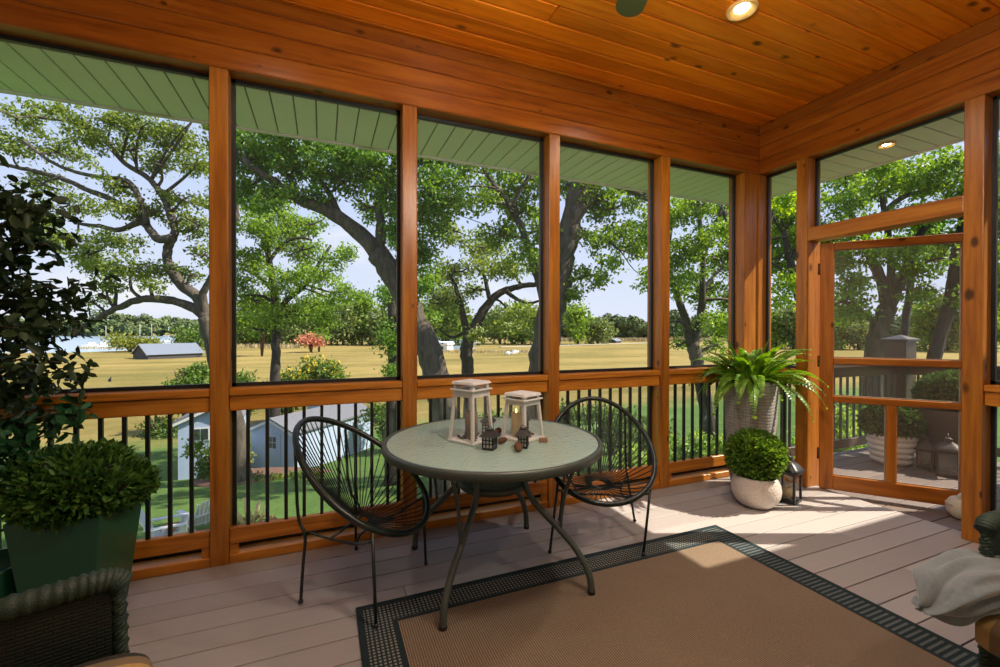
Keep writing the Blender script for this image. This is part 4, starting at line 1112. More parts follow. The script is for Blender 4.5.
def tree(name, label, cat, limbs, blobs, d, bark, leaf, leaf_px=4.6, dens=1.0, seed=1, group=None, base=None, grow=1.2):
    p0 = at(*limbs[0][0][0][:2], d) if len(limbs[0][0][0]) < 3 else at(*limbs[0][0][0])
    r = thing(name, (p0[0], p0[1], zg(p0[0], p0[1])), label, cat, group)
    rs = np.random.default_rng(seed*17); pts_all = []
    k0 = d/FPX
    for i, (pp, ra, rb) in enumerate(limbs):
        Q = [at(q[0], q[1], q[2] if len(q) > 2 else d) for q in pp]
        if i == 0:
            g = Q[0].copy(); g[2] = zg(g[0], g[1])-.15
            if Q[0][2] > g[2]+.3: Q = [g]+Q
            else: Q[0] = g
        # limbs wander a little in depth so that the crown is round
        if i > 0:
            sgn = rs.choice([-1, 1])*rs.uniform(.05, .16)
            L_ = sum(np.linalg.norm(Q[j+1]-Q[j]) for j in range(len(Q)-1)); acc = 0
            for j in range(1, len(Q)):
                acc += np.linalg.norm(Q[j]-Q[j-1]); Q[j] = CAM+(Q[j]-CAM)*(1+sgn*(acc/d)*.9)
        C_ = catmull(Q, 5); n_ = len(C_)
        C_ = [C_[0]]+[c+rs.normal(size=3)*ra*k0*.05 for c in C_[1:-1]]+[C_[-1]]
        rad = [k0*(ra+(rb-ra)*(j/(n_-1))**.85) for j in range(n_)]
        if i == 0: rad = [q*(1+.35*max(0, 1-j/5)) for j, q in enumerate(rad)]
        m = MB(); m.tube(C_, rad, 9, rough=.10, rng=rs); m.build('trunk' if i == 0 else 'limb', bark, r)
        pts_all += [(c, q) for c, q in zip(C_[2:], rad[2:])]
    A = np.array([c for c, _ in pts_all])
    m = MB()
    for bl in blobs:
        u, v, ru, rv = bl[:4]; dd = bl[4] if len(bl) > 4 else d
        c = at(u, v, dd); k = dd/FPX
        dist = np.linalg.norm(A-c, axis=1)+np.maximum(0, A[:, 2]-c[2])*.6
        j = dist.argmin(); s = A[j]
        if dist[j] < 55*k0*2.2:
            mid = (s+c)/2+rs.normal(size=3)*dist[j]*.10
            m.tube(catmull([s, mid, c], 4), [min(pts_all[j][1]*.6, 2.0*k0)*(1-q*.065) for q in range(9)], 5, cap=False)
        for q in range(4):
            e = c+RC[0]*rs.uniform(-.8, .8)*ru*k+RC[2]*rs.uniform(-.6, .6)*ru*k+np.array([0, 0, rs.uniform(-.5, .8)*rv*k])
            m.tube([c, (c+e)/2+rs.normal(size=3)*.04*ru*k, e], [.9*k, .7*k, .4*k], 4, cap=False)
    if len(m.v): m.build('twigs', bark, r)
    P, SZ = blob_leaves(blobs, d, leaf_px, dens*1.5, seed, grow)
    n = len(P); D = rand_dirs(n)+np.array([0, 0, -.2]); N = rand_dirs(n)*.8+np.array([0, 0, .8])
    leaf_mesh('foliage', P, D, N, SZ*RNG.uniform(.7, 1.35, n), SZ*RNG.uniform(.42, .75, n), leaf, r, fold=.12)
    return r

# spreading oak whose trunk stands behind the second post
tree('oak_tree', 'spreading oak with low arching limb, in the leftmost window', 'tree',
 [([(241,470),(236,430),(224,380),(213,345),(206,318)], 10, 7.5),
  ([(207,320),(192,307),(168,300),(142,299),(115,309),(95,320),(76,329)], 5, 2.2),
  ([(206,320),(198,298),(182,285),(169,266),(168,248),(175,233),(171,216),(162,195),(147,177),(121,160),(103,136),(80,124),(29,116)], 6, 1.4),
  ([(172,238),(158,239),(147,226),(136,215),(110,199),(88,190),(60,178),(20,168),(-20,160)], 4.5, 1.6),
  ([(147,224),(140,200),(129,182),(110,178),(88,175),(55,164),(22,140)], 3.2, 1.2),
  ([(140,222),(118,230),(99,226),(82,224),(66,217)], 3, 1.3),
  ([(206,318),(203,296),(207,285),(215,270),(226,240),(238,215)], 4, 2)],
 [(75,123,24,9),(97,140,20,9),(58,152,28,10),(17,118,22,10),(12,142,16,12),(140,128,30,12),(176,138,28,16),(197,165,18,14),(120,186,24,7),(182,200,20,10),(110,240,27,10),(88,255,20,11),(130,268,32,11),(105,287,18,8),(165,270,24,8),(190,275,13,6),(130,210,24,9),(160,165,18,10),(70,205,20,10),(92,302,12,6),(130,150,18,8),(155,212,12,9),(45,185,22,10),(198,225,14,14),(222,200,14,20),(222,130,12,25),(30,215,20,15),(60,240,18,14),(205,255,10,10),(110,118,24,8),(50,112,20,8),(150,105,26,7),(198,112,18,9),(100,270,16,7),(150,285,14,6),(175,222,10,7)],
 20, BARK, LEAF_OAK, 3.7, .95, 2, grow=1.02)
# slim tree
tree('slim_tree', 'slim dark trunked tree in the second window, standing before the marsh', 'tree',
 [([(275,405),(275,380),(276,345),(276,312),(273,282),(268,252),(268,222),(262,190)], 6, 2),
  ([(277,316),(287,300),(305,285),(320,262),(331,245)], 3.6, 1.2), ([(273,290),(256,275),(240,268)], 2.4, 1), ([(269,262),(282,245),(298,238),(312,240)], 2, .9), ([(277,305),(262,296),(246,296)], 2, .8), ([(277,322),(262,330),(250,326)], 1.8,.8)],
 [(255,225,24,12),(250,258,20,14),(302,250,24,12),(290,280,24,12),(320,276,20,9),(252,300,22,10),(300,310,28,8),(265,200,24,12),(340,258,16,8),(345,292,14,8),(328,318,16,6),(246,325,14,7),(286,225,20,12),(310,225,16,10),(270,240,14,8),(270,320,14,7),(335,300,12,6),(240,285,10,10)],
 27, BARKD, LEAF_MID, 3.4, 1.0, 3)
# big leaning tree
tree('leaning_tree', 'big tree leaning left behind the post left of the tall lantern, rough bark', 'tree',
 [([(452,540),(446,440),(438,385),(427,345),(410,308),(394,277),(377,252)], 14, 11),
  ([(378,254),(354,229),(327,211),(300,199),(275,183),(245,160)], 9, 3), ([(379,256),(381,226),(379,203),(391,178),(396,150)], 6, 2.5),
  ([(340,220),(332,198),(318,175),(312,150)], 4, 1.6), ([(300,199),(288,176),(272,155)], 3, 1.2), ([(392,275),(404,250),(412,225),(428,200),(438,170)], 5, 1.8)],
 [(245,118,24,16),(285,128,28,18),(325,138,30,20),(368,150,26,20),(392,190,16,25),(258,158,24,18),(300,168,30,14),(345,182,26,13),(368,208,14,10),(240,190,13,16),(312,196,20,8),(430,195,16,26),(440,160,20,20),(426,250,12,22),(340,160,26,14),(280,190,18,9),(412,215,12,22),(395,230,12,14),(330,118,28,12),(290,150,24,14),(375,180,18,14),(448,140,20,16),(420,150,18,18),(240,145,16,20),(355,120,26,12),(390,130,20,16),(262,205,16,8),(440,225,10,14),(424,285,8,14)],
 11, BARK, LEAF_DEEP, 4.4, 1.05, 4)
tree('ivy_tree', 'straight ivy covered trunk right of the leaning tree fork, in the second window', 'tree',
 [([(392,420),(392,385),(393,345),(392,310),(394,285),(400,255),(404,225)], 6, 3)],
 [(391,300,9,12),(389,325,8,10),(393,350,7,12),(387,342,6,8),(391,372,7,9),(398,275,10,14),(384,292,8,6),(400,245,12,14)],
 17, BARKD, LEAF_DEEP, 3.6, 1.0, 5)
# dark forked tree
tree('forked_tree', 'dark forked tree with a bent limb in the third window', 'tree',
 [([(470,400),(468,375),(467,352),(469,337)], 7, 6),
  ([(468,340),(464,320),(460,302),(456,288),(450,274)], 4.5, 1.4), ([(470,340),(479,319),(490,302),(504,291),(522,286),(542,284)], 6, 2.2),
  ([(506,291),(515,298),(528,303),(543,300)], 2.6, 1), ([(486,307),(494,300),(502,303),(512,318)], 1.6, .7), ([(461,305),(448,298),(436,300)], 2, .8), ([(490,300),(484,275),(478,255)], 2.6, 1)],
 [(443,302,15,11),(455,272,20,11),(490,268,24,10),(440,330,10,8),(505,326,20,7),(520,313,18,8),(480,247,22,11),(450,232,17,11),(522,332,13,5),(430,285,10,12),(475,290,10,7),(515,268,14,8),(465,318,7,9),(476,338,6,8),(535,318,10,7),(540,262,12,10)],
 18, BARKD, LEAF_OAK, 3.8, .95, 6)
# big trunk behind the middle post
tree('thick_tree', 'thick pale barked trunk behind the fourth post, branches on both sides', 'tree',
 [([(538,540),(540,440),(542,375),(548,330),(557,290),(565,250),(571,222),(577,195),(583,168),(588,140)], 17, 8),
  ([(549,320),(540,285),(526,240),(511,208),(497,188),(484,170)], 5.5, 1.8), ([(524,238),(512,236),(500,230)],2,.8), ([(512,210),(520,190),(531,172)], 2.6, 1.2),
  ([(571,222),(586,205),(603,196),(628,190),(654,203)], 4.5, 1.8), ([(574,208),(592,186),(612,172),(640,150)], 4, 1.6), ([(628,192),(640,178),(652,155),(648,140)], 3, 1.4), ([(566,250),(585,235),(605,240),(620,250)],2.5,1)],
 [(590,192,18,13),(612,210,24,12),(640,188,18,18),(600,240,23,11),(636,246,20,11),(590,275,18,10),(574,292,11,9),(610,168,20,14),(651,225,12,18),(648,278,8,9),(500,190,20,15),(520,212,18,15),(500,236,20,12),(532,180,14,18),(475,200,20,11),(472,170,20,11),(526,256,16,11),(452,190,14,15),(566,185,10,16),(595,150,24,12),(635,160,20,12),(500,160,24,12),(470,150,22,10),(570,230,8,10),(625,228,16,8),(540,230,10,14),(440,210,12,10),(615,262,12,7),(655,260,6,10)],
 11.5, BARK, LEAF_MID, 4.3, 1.0, 7)
# pair of limbs in the fifth window
tree('twin_limb_tree', 'tree forking into two tall limbs in the window left of the corner post', 'tree',
 [([(716,478),(710,430),(702,388),(697,362),(692,343)], 7.5, 6),
  ([(691,346),(687,325),(679,301),(672,280),(668,250),(672,220)], 5, 1.8), ([(694,346),(699,325),(702,300),(703,262),(700,225),(697,190)], 4.8, 1.6),
  ([(703,255),(711,235),(719,215),(724,200)], 3, 1.1), ([(690,330),(680,322),(668,322)],1.8,.7), ([(703,290),(715,275),(730,262)],2,.8)],
 [(680,215,17,15),(700,204,20,12),(726,215,13,17),(690,250,20,13),(720,260,15,15),(706,290,18,13),(730,300,11,15),(676,290,11,12),(720,326,18,10),(690,330,10,6),(735,240,9,22),(680,345,7,5),(710,235,16,10),(690,185,18,9),(725,190,14,9),(715,345,10,6),(672,260,9,14),(690,275,12,9),(736,275,8,14)],
 16, BARK, LEAF_MID, 3.9, 1.0, 8)
tree('straight_tree', 'straight dark trunk behind the fern, left of the corner post', 'tree',
 [([(738,470),(738,420),(737,340),(737,280),(738,210),(741,170)], 7, 4), ([(738,250),(730,228),(722,212)],2.4,1), ([(738,240),(752,220),(765,205)],2.4,1)],
 [(738,185,16,12),(728,232,8,10),(752,215,12,16),(745,262,9,12),(733,330,7,9)],
 13, BARKD, LEAF_MID, 4.2, .9, 9)
tree('lime_tree', 'bright yellow green tree in the narrow window by the corner post', 'tree',
 [([(818,480),(815,400),(808,340),(798,295),(790,262),(784,232)], 7, 3), ([(796,290),(784,272),(770,262)], 2.4, 1), ([(790,262),(800,240),(806,218)],2.4,1)],
 [(785,228,16,20),(778,258,16,15),(790,280,13,12),(773,215,10,13),(787,200,14,9),(800,240,14,16),(768,240,9,14),(780,300,10,6),(795,212,12,10),(805,270,10,12)],
 12, BARKD, LEAF_LIME, 4.6, 1.15, 10)
# trees beyond the screen door
tree('branching_tree', 'big grey tree forking above the deck post, seen through the screen door', 'tree',
 [([(868,470),(872,420),(875,360),(879,330),(888,306)], 9.5, 8),
  ([(888,308),(883,285),(873,262),(865,240),(852,215),(840,195)], 6, 2.4), ([(889,308),(899,286),(906,270),(913,252),(925,228),(945,210),(962,200)], 5.5, 2.4),
  ([(889,300),(891,270),(889,240),(884,210),(880,180)], 4, 1.8), ([(866,242),(850,232),(832,228),(815,222)], 3, 1.4), ([(884,212),(905,196),(935,190),(968,178)], 3, 1.4), ([(905,272),(925,262),(945,258)],2,.9)],
 [(835,262,19,17),(852,285,16,13),(868,250,24,12),(902,250,24,10),(932,260,18,12),(840,302,17,14),(926,292,13,12),(946,240,13,10),(838,200,24,12),(880,188,28,16),(922,180,28,16),(950,165,20,16),(850,228,22,10),(925,215,24,10),(898,222,20,10),(830,240,14,10),(960,195,16,12),(885,165,28,12),(845,175,20,10),(857,312,12,8),(915,270,12,8)],
 13, BARK, LEAF_MID, 4.4, 1.0, 11)
tree('second_tree', 'thin dark trunk right behind the deck post, seen through the screen door', 'tree',
 [([(905,480),(904,420),(904,340),(908,305),(913,255),(918,215)], 4.5, 2.5)], [(918,245,14,12),(925,225,14,10),(905,270,8,8)], 17, BARKD, LEAF_DEEP, 3.8, 1.0, 12)
tree('slanting_tree', 'dark trunk slanting right at the right side of the screen door', 'tree',
 [([(922,470),(930,400),(936,352),(946,318),(953,285),(958,252),(966,215),(975,180)], 6.5, 4.5), ([(956,260),(968,240),(985,230)],3,1.2)],
 [(965,235,12,12),(985,205,16,22),(990,165,18,20),(985,255,16,20),(975,180,18,16),(1000,290,16,25),(1010,230,18,30),(955,300,6,8)], 12, BARKD, LEAF_MID, 4.6, 1.1, 13)

# trees across the marsh, each a thing
def far_tree(u, vb, vt, wpx, d, label, mat=LEAF_FAR, seed=0, group='trees beyond the marsh'):
    p = at(u, vb, d); r = thing('distant_tree', (p[0], p[1], zg(p[0], p[1])), label, 'tree', group); k = d/FPX
    h = (vb-vt)*k; z0 = zg(p[0], p[1])
    m = MB(); m.tube([(p[0],p[1],z0-.3),(p[0]+.1,p[1],z0+h*.45),(p[0],p[1],z0+h*.8)], [1.3*k,1.0*k,.4*k], 7); m.build('trunk', BARKD, r)
    vc = vb-(vb-vt)*.46
    blobs = [(u+random.uniform(-.5,.5)*wpx, vc+random.uniform(-.95,1.0)*(vb-vt)*.36, wpx*.42, (vb-vt)*.22, d*(1+random.uniform(-.03,.03))) for _ in range(13)]
    P, SZ = blob_leaves(blobs, d, 3.2, 1.1, seed+40); P[:, 2] = np.maximum(P[:, 2], z0+.1)
    n = len(P); leaf_mesh('crown', P, rand_dirs(n), rand_dirs(n)+np.array([0,0,.8]), SZ*RNG.uniform(.8,1.4,n), SZ*RNG.uniform(.6,.9,n), mat, r)
random.seed(5)
FT_ = [(245,343,300,14,265,0),(262,343,290,16,270,1),(295,343,296,14,262,0),(318,343,288,18,275,1),(343,343,298,14,262,0),(362,343,290,16,280,1),(382,343,298,14,265,0),(425,343,288,16,270,1),(442,343,280,16,285,0),(458,343,302,10,280,1),(500,343,304,16,290,0),(522,343,300,15,295,1),(540,343,308,12,285,0),
       (578,342,304,12,290,1),(598,342,320,14,300,0),(776,346,308,12,230,1),(793,346,300,13,220,0),(835,347,300,16,215,1),(858,347,310,14,210,0),(925,348,298,16,205,1),(948,349,290,16,200,0),(990,350,270,20,190,1)]
for i, (u, vb, vt, w, d, q) in enumerate(FT_):
    where = 'behind the slim tree' if u < 400 else 'behind the dark forked tree' if u < 560 else 'right of the thick pale trunk' if u < 700 else 'in the narrow corner window' if u < 815 else 'beyond the screen door and deck'
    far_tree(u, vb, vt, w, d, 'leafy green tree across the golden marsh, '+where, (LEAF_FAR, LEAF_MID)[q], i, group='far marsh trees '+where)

# ------------------------------------------------------------------ shrubs
YEL = mat_leaf('yellow_bloom', (.40,.30,.02), (.65,.50,.05), .2, .8); PINK = mat_leaf('pink_bloom', (.45,.17,.10), (.60,.28,.18), .2, .8)
SHRUB = mat_leaf('shrub_leaves', (.04,.10,.015), (.15,.25,.04), .35)
SHRUBY = mat_leaf('yellow_green_shrub', (.10,.14,.02), (.30,.33,.06), .35)
def shrub(name, u, vb, vt, wpx, d, label, mat, leaf_px=3.6, seed=0, group=None, bloom=None, dens=1.2, cat='shrub', z0=None):
    p = at(u, vb, d); k = d/FPX; zb = zg(p[0], p[1]) if z0 is None else z0
    r = thing(name, (p[0], p[1], zb), label, cat, group); hp = vb-vt
    rs = random.Random(seed+3)
    blobs = [(u+rs.uniform(-.62,.62)*wpx, vb-hp*rs.uniform(.12,.80), wpx*.30, hp*.20, d+rs.uniform(-.45,.45)*wpx*k) for _ in range(12)]
    P, SZ = blob_leaves(blobs, d, leaf_px, dens, seed+90); P[:, 2] = np.maximum(P[:, 2], zb+.02)
    n = len(P); leaf_mesh('foliage', P, rand_dirs(n)+np.array([0,0,.4]), rand_dirs(n)+np.array([0,0,.6]), SZ*RNG.uniform(.8,1.4,n), SZ*RNG.uniform(.5,.8,n), mat, r)
    m = MB()
    for i in range(7):
        e = at(u+rs.uniform(-.5,.5)*wpx, vb-hp*rs.uniform(.5,.9), d+rs.uniform(-.3,.3)*wpx*k)
        m.tube([(p[0]+rs.uniform(-.1,.1), p[1], zb-.1), (p*.5+e*.5+np.array([0,0,.0])), e], [.9*k,.7*k,.3*k], 5)
    m.build('stems', TWIG, r)
    if bloom is not None:
        j = RNG.integers(0, n, n//5); q = P[j]; keep = q[:, 2] > np.median(P[:, 2]); q = q[keep]+np.array([0,0,1.2*k]); n2 = len(q)
        leaf_mesh('flowers', q, rand_dirs(n2)+np.array([0,0,.8]), rand_dirs(n2), leaf_px*k*RNG.uniform(.8,1.3,n2), leaf_px*k*.8, bloom, r)
shrub('shrub', 186, 412, 356, 26, 36, 'dark green shrub at the marsh edge, low in the leftmost window', SHRUB, 3.4, 1)
shrub('goldenrod', 318, 405, 357, 26, 40, 'yellow flowering goldenrod clump low in the second window', SHRUB, 3.2, 2, bloom=YEL)
shrub('goldenrod', 290, 410, 366, 22, 38, 'goldenrod clump right beside the slim tree trunk', SHRUB, 3.2, 3, bloom=YEL)
shrub('shrub', 248, 410, 368, 20, 37, 'green shrub left of the slim tree trunk', SHRUB, 3.2, 4)
shrub('shrub', 340, 408, 372, 14, 41, 'green shrub at the right end of the goldenrod', SHRUB, 3.0, 5)
shrub('sumac_bush', 311, 345, 333, 13, 175, 'pinkish red bush on the far side of the marsh', PINK, 2.6, 6)
shrub('shrub', 319, 343, 329, 7, 180, 'small bright green round bush beside the pinkish bush', LEAF_MID, 2.6, 7)
shrub('shrub', 130, 350, 334, 22, 180, 'yellow green bush at the lake shore left of the boathouse', SHRUBY, 2.6, 8)
shrub('shrub', 152, 349, 338, 12, 178, 'low reddish bush between shore bush and boathouse', SHRUBY, 2.6, 9)
shrub('shrub', 192, 348, 326, 20, 170, 'bright green bushes at the lake shore right of the boathouse', SHRUB, 2.6, 10)
shrub('shrub', 262, 327, 312, 22, 150, 'pale green bush line behind the slim tree', SHRUB, 2.6, 11)
shrub('shrub', 206, 482, 437, 20, 20.5, 'pale green leafy bush in front of the left shed', SHRUB, 3.6, 12)
shrub('shrub', 238, 470, 444, 9, 22, 'yellow green bush at the foot of the oak', SHRUBY, 3.4, 13)
shrub('shrub', 385, 440, 402, 22, 27, 'green shrub beside the long shed', SHRUB, 3.4, 14)
shrub('shrub', 160, 440, 412, 22, 34, 'green shrub behind the lawn left of the sheds', SHRUB, 3.2, 30)
for i, (u, vt, w, d, mt) in enumerate([(560,392,30,24,0),(610,396,28,22,0),(650,402,22,18,0),(500,398,26,27,0),(455,404,20,26,0)]):
    shrub('shrub', u, vt+62, vt+8, w, d, 'green undergrowth shrub on the slope behind the table and right chair', SHRUB, 3.8, 50+i, group='undergrowth behind the railing')
HY = mat_leaf('near_shrub', (.10,.22,.03), (.38,.52,.12), .45)
for i, (u, vt, w, d, lb) in enumerate([(686,436,20,9.5,'bright green leafy bush below the railing, left of the tall planter'), (712,432,20,9.0,'bright green leafy bush below the railing, hard by the tall planter'), (742,440,22,8.6,'bright green bush below the railing behind the tall planter'),
      (790,442,22,9.0,'bright green bush below the narrow railing panel'), (832,412,24,10,'bright green bush below the deck railing, behind the screen door'), (862,402,22,11,'green bush below the deck railing near the deck post'), (955,372,22,13,'yellow green bush beyond the deck, beside the slanting trunk'), (640,446,20,10,'green bush below the railing behind the right string chair')]):
    shrub('leafy_bush', u, vt+74, vt-8, w*1.25, d, lb, HY, 5.0, 60+i, dens=2.0)

# ------------------------------------------------------------------ sheds and far buildings
SHEDW = mat_plain('pale_shed_siding', (.40,.50,.68), .7, noise=.04)
SHRF = mat_plain('shed_shingles', (.17,.18,.21), .85, noise=.35, nscale=20)
BLUERF = mat_plain('blue_grey_roof', (.16,.19,.24), .7, noise=.15)
DKWALL = mat_plain('dark_boat_wall', (.05,.05,.055), .8)
PANE = mat_plain('dark_window_pane', (.04,.05,.06), .15)
def gable_shed(name, A, B, depth, hw, hr, label, wall, roof, over=.18, windows=(), base=None, door=False):
    A = np.array([A[0], A[1], 0]); B = np.array([B[0], B[1], 0]); e = B-A; W_ = np.linalg.norm(e); e /= W_
    n_ = np.array([-e[1], e[0], 0]); n_ = n_ if n_@np.array([.38,.925,0]) > 0 else -n_
    z0 = min(zg(*A[:2]), zg(*B[:2])) if base is None else base
    r = thing(name, (*(A+e*W_/2)[:2], z0), label, 'shed' if base is None else 'building')
    def P(a, b, z): q = A+e*a+n_*b; return (q[0], q[1], z0+z)
    m = MB(); m.add([P(0,0,-.3),P(W_,0,-.3),P(W_,depth,-.3),P(0,depth,-.3),P(0,0,hw),P(W_,0,hw),P(W_,depth,hw),P(0,depth,hw),P(W_/2,0,hr),P(W_/2,depth,hr)],
        [(0,1,5,8,4),(1,2,6,5),(2,3,7,9,6),(3,0,4,7)]); m.build('wall', wall, r)
    m = MB(); t_ = .10; o = over; sl = (hr-hw)/(W_/2)
    for s in (0, 1):
        xa = -o if s == 0 else W_+o; za = hw-sl*o+.03
        q = [P(xa,-o,za),P(W_/2,-o,hr+.03),P(W_/2,depth+o,hr+.03),P(xa,depth+o,za)]
        m.hexa(q, [tuple(np.array(p)+[0,0,t_]) for p in q])
    m.build('roof', roof, r)
    m = MB()
    for (xa, za, xb, zb) in ((-o,hw-sl*o-.1,W_/2,hr-.1),(W_+o,hw-sl*o-.1,W_/2,hr-.1)):
        m.hexa([P(xa,-o-.02,za),P(xb,-o-.02,zb),P(xb,-o,zb),P(xa,-o,za)], [P(xa,-o-.02,za+.14),P(xb,-o-.02,zb+.14),P(xb,-o,zb+.14),P(xa,-o,za+.14)])
    m.build('barge_board', WHITE, r)
    for (a, b, z, zt, sp) in windows:
        m = MB(); m.hexa([P(a-.05,-.03,z-.05),P(b+.05,-.03,z-.05),P(b+.05,.02,z-.05),P(a-.05,.02,z-.05)], [P(a-.05,-.03,zt+.05),P(b+.05,-.03,zt+.05),P(b+.05,.02,zt+.05),P(a-.05,.02,zt+.05)]); wf = m.build('window_frame', WHITE, r)
        m = MB(); ww = (b-a-.04*(sp-1))/sp
        for i in range(sp):
            for zz0, zz1 in (((z, zt),) if sp != 2 or door is False else ((z, (z+zt)/2-.02), ((z+zt)/2+.02, zt))):
                q0 = a+i*(ww+.04); m.hexa([P(q0,-.045,zz0),P(q0+ww,-.045,zz0),P(q0+ww,-.03,zz0),P(q0,-.03,zz0)], [P(q0,-.045,zz1),P(q0+ww,-.045,zz1),P(q0+ww,-.03,zz1),P(q0,-.03,zz1)])
        m.build('pane', PANE, wf)
    if door:
        m = MB(); m.hexa([P(W_*.30,-.04,-.1),P(W_*.70,-.04,-.1),P(W_*.70,.0,-.1),P(W_*.30,.0,-.1)], [P(W_*.30,-.04,hw*.95),P(W_*.70,-.04,hw*.95),P(W_*.70,.0,hw*.95),P(W_*.30,.0,hw*.95)]); m.build('door', wall, r)
    return r
A_, B_ = at(251,468,23.6), at(294,472,22.6)
w_ = np.linalg.norm((B_-A_)[:2])
gable_shed('garden_shed', A_, B_, 6.5, 2.25, 2.85, 'pale blue grey shed with small gable window, behind the left string chair', SHEDW, SHRF, windows=[(w_*.44,w_*.60,1.35,1.95,2)], door=True)
A_, B_ = at(178,483,21.5), at(238,476,22.5)
gable_shed('garden_shed', A_, B_, 3.0, 2.9, 3.5, 'pale shed with dark twin window, at the left beside the second post', SHEDW, SHRF, windows=[(.62,1.28,1.95,2.5,2)])
A_, B_ = at(322,455,33.5), at(362,450,35.5)
gable_shed('garden_shed', A_, B_, 4.0, 2.9, 3.6, 'pale shed with grey shingle roof behind the nearer shed', SHEDW, SHRF)
# boathouse with a long blue grey roof
A_, B_ = at(133,358,138), at(148,359,132)
bh = gable_shed('boathouse', A_, B_, 15.0, 1.6, 4.6, 'low boathouse with blue grey roof standing in the golden marsh', DKWALL, BLUERF, over=.5, base=zg(*A_[:2]))
A_, B_ = at(607,341,330), at(616,341,326)
gable_shed('boathouse', A_, B_, 12.0, 1.5, 3.4, 'tiny dark roofed boathouse beyond the marsh in the fourth window', DKWALL, BLUERF, over=.5, base=-7.6)
# long white marina building
p = at(433, 341, 200); q0, q1 = at(417,341,203), at(447,341,197)
r = thing('marina_building', (p[0], p[1], -7.6), 'long low white building across the water, left of the forked tree', 'building')
e = (q1-q0); e[2] = 0; L_ = np.linalg.norm(e); e /= L_; n_ = np.array([-e[1], e[0], 0])
def Pm(a, b, z): q = q0+e*a+n_*b; return (q[0], q[1], -7.6+z)
m = MB(); m.hexa([Pm(0,0,0),Pm(L_,0,0),Pm(L_,6,0),Pm(0,6,0)], [Pm(0,0,2.6),Pm(L_,0,2.6),Pm(L_,6,2.6),Pm(0,6,2.6)]); m.build('wall', WHITE, r)
m = MB(); m.hexa([Pm(-.6,-.6,2.6),Pm(L_+.6,-.6,2.6),Pm(L_+.6,6.6,2.6),Pm(-.6,6.6,2.6)], [Pm(-.2,-.2,3.5),Pm(L_+.2,-.2,3.5),Pm(L_,6,3.9),Pm(0,6,3.9)]); m.build('roof', mat_plain('white_roof', (.75,.75,.75), .6), r)
m = MB()
for a in (.12, .55):
    m.hexa([Pm(L_*a,-.05,.5),Pm(L_*(a+.33),-.05,.5),Pm(L_*(a+.33),.02,.5),Pm(L_*a,.02,.5)], [Pm(L_*a,-.05,1.7),Pm(L_*(a+.33),-.05,1.7),Pm(L_*(a+.33),.02,1.7),Pm(L_*a,.02,1.7)])
m.build('window_band', PANE, r)
# boats and masts
HULL = mat_plain('white_hull', (.78,.78,.78), .4)
def boat(u, v, d, L, label, mast=0, rz=.3):
    p = at(u, v, d); z = -8.05 if d > 215 else zg(p[0], p[1])
    r = thing('boat', (p[0], p[1], z), label, 'boat', 'boats by the lake'); co, si = math.cos(rz), math.sin(rz)
    def P(a, b, c): return (p[0]+a*co-b*si, p[1]+a*si+b*co, z+c)
    m = MB(); sec = [(-.5,.16,.0),(-.3,.18,0),(.1,.18,0),(.35,.11,.03),(.5,.008,.10)]
    rings = [[P(a*L,-b*L,.11*L+c*L),P(a*L,-b*L*.7,c*L*.5),P(a*L,b*L*.7,c*L*.5),P(a*L,b*L,.11*L+c*L)] for a, b, c in sec]
    vs = [q for rg_ in rings for q in rg_]; fs = [(i*4+j, i*4+j+1, i*4+j+5, i*4+j+4) for i in range(4) for j in range(3)]+[(i*4+3, i*4, i*4+4, i*4+7) for i in range(4)]+[(0,1,2,3),(19,18,17,16)]
    m.add(vs, fs); m.build('hull', HULL, r)
    m = MB(); m.hexa([P(-.25*L,-.1*L,.11*L),P(.1*L,-.1*L,.11*L),P(.1*L,.1*L,.11*L),P(-.25*L,.1*L,.11*L)], [P(-.2*L,-.08*L,.24*L),P(.02*L,-.08*L,.24*L),P(.02*L,.08*L,.24*L),P(-.2*L,.08*L,.24*L)]); m.build('cabin', HULL, r)
    if mast: m = MB(); m.tube([P(.05*L,0,.1*L),P(.05*L,0,mast)], .10, 6); m.build('mast', HULL, r)
boat(94, 344, 240, 11, 'white boat moored at the shore right beside the dark leafy plant', 0, .5)
boat(105, 342, 262, 9, 'sailboat with pale mast at the left of the lake', 12, .2)
boat(139, 339, 300, 10, 'sailboat with a tall mast in the middle of the lake', 14, .4)
boat(151, 338, 345, 9, 'sailboat with tall mast right beside the middle one', 14, .1)
boat(168, 339, 320, 9, 'sailboat in front of the boathouse bush', 12, .3)
boat(189, 338, 320, 9, 'sailboat at the right of the lake', 12, .3)
boat(508, 351, 165, 5, 'white boat pulled up at the marsh edge in the third window', 0, 1.0)
boat(515, 350, 170, 6, 'larger white boat behind the pulled up one', 0, .6)
boat(540, 348, 180, 6, 'white boat beside the thick trunk', 0, .2)
# dock
p, q = at(500,341,232), at(655,339,320)
m = MB(); m.bar((p[0],p[1],-7.3), (q[0],q[1],-7.3), 2.0, .3)
for i in range(12):
    c = p+(q-p)*i/11; m.bar((c[0],c[1],-8.4), (c[0],c[1],-6.6), .3, .3)
tag(m.build('dock', mat_plain('pale_dock', (.5,.47,.42), .8)), 'long pale dock across the far side of the marsh', 'dock')

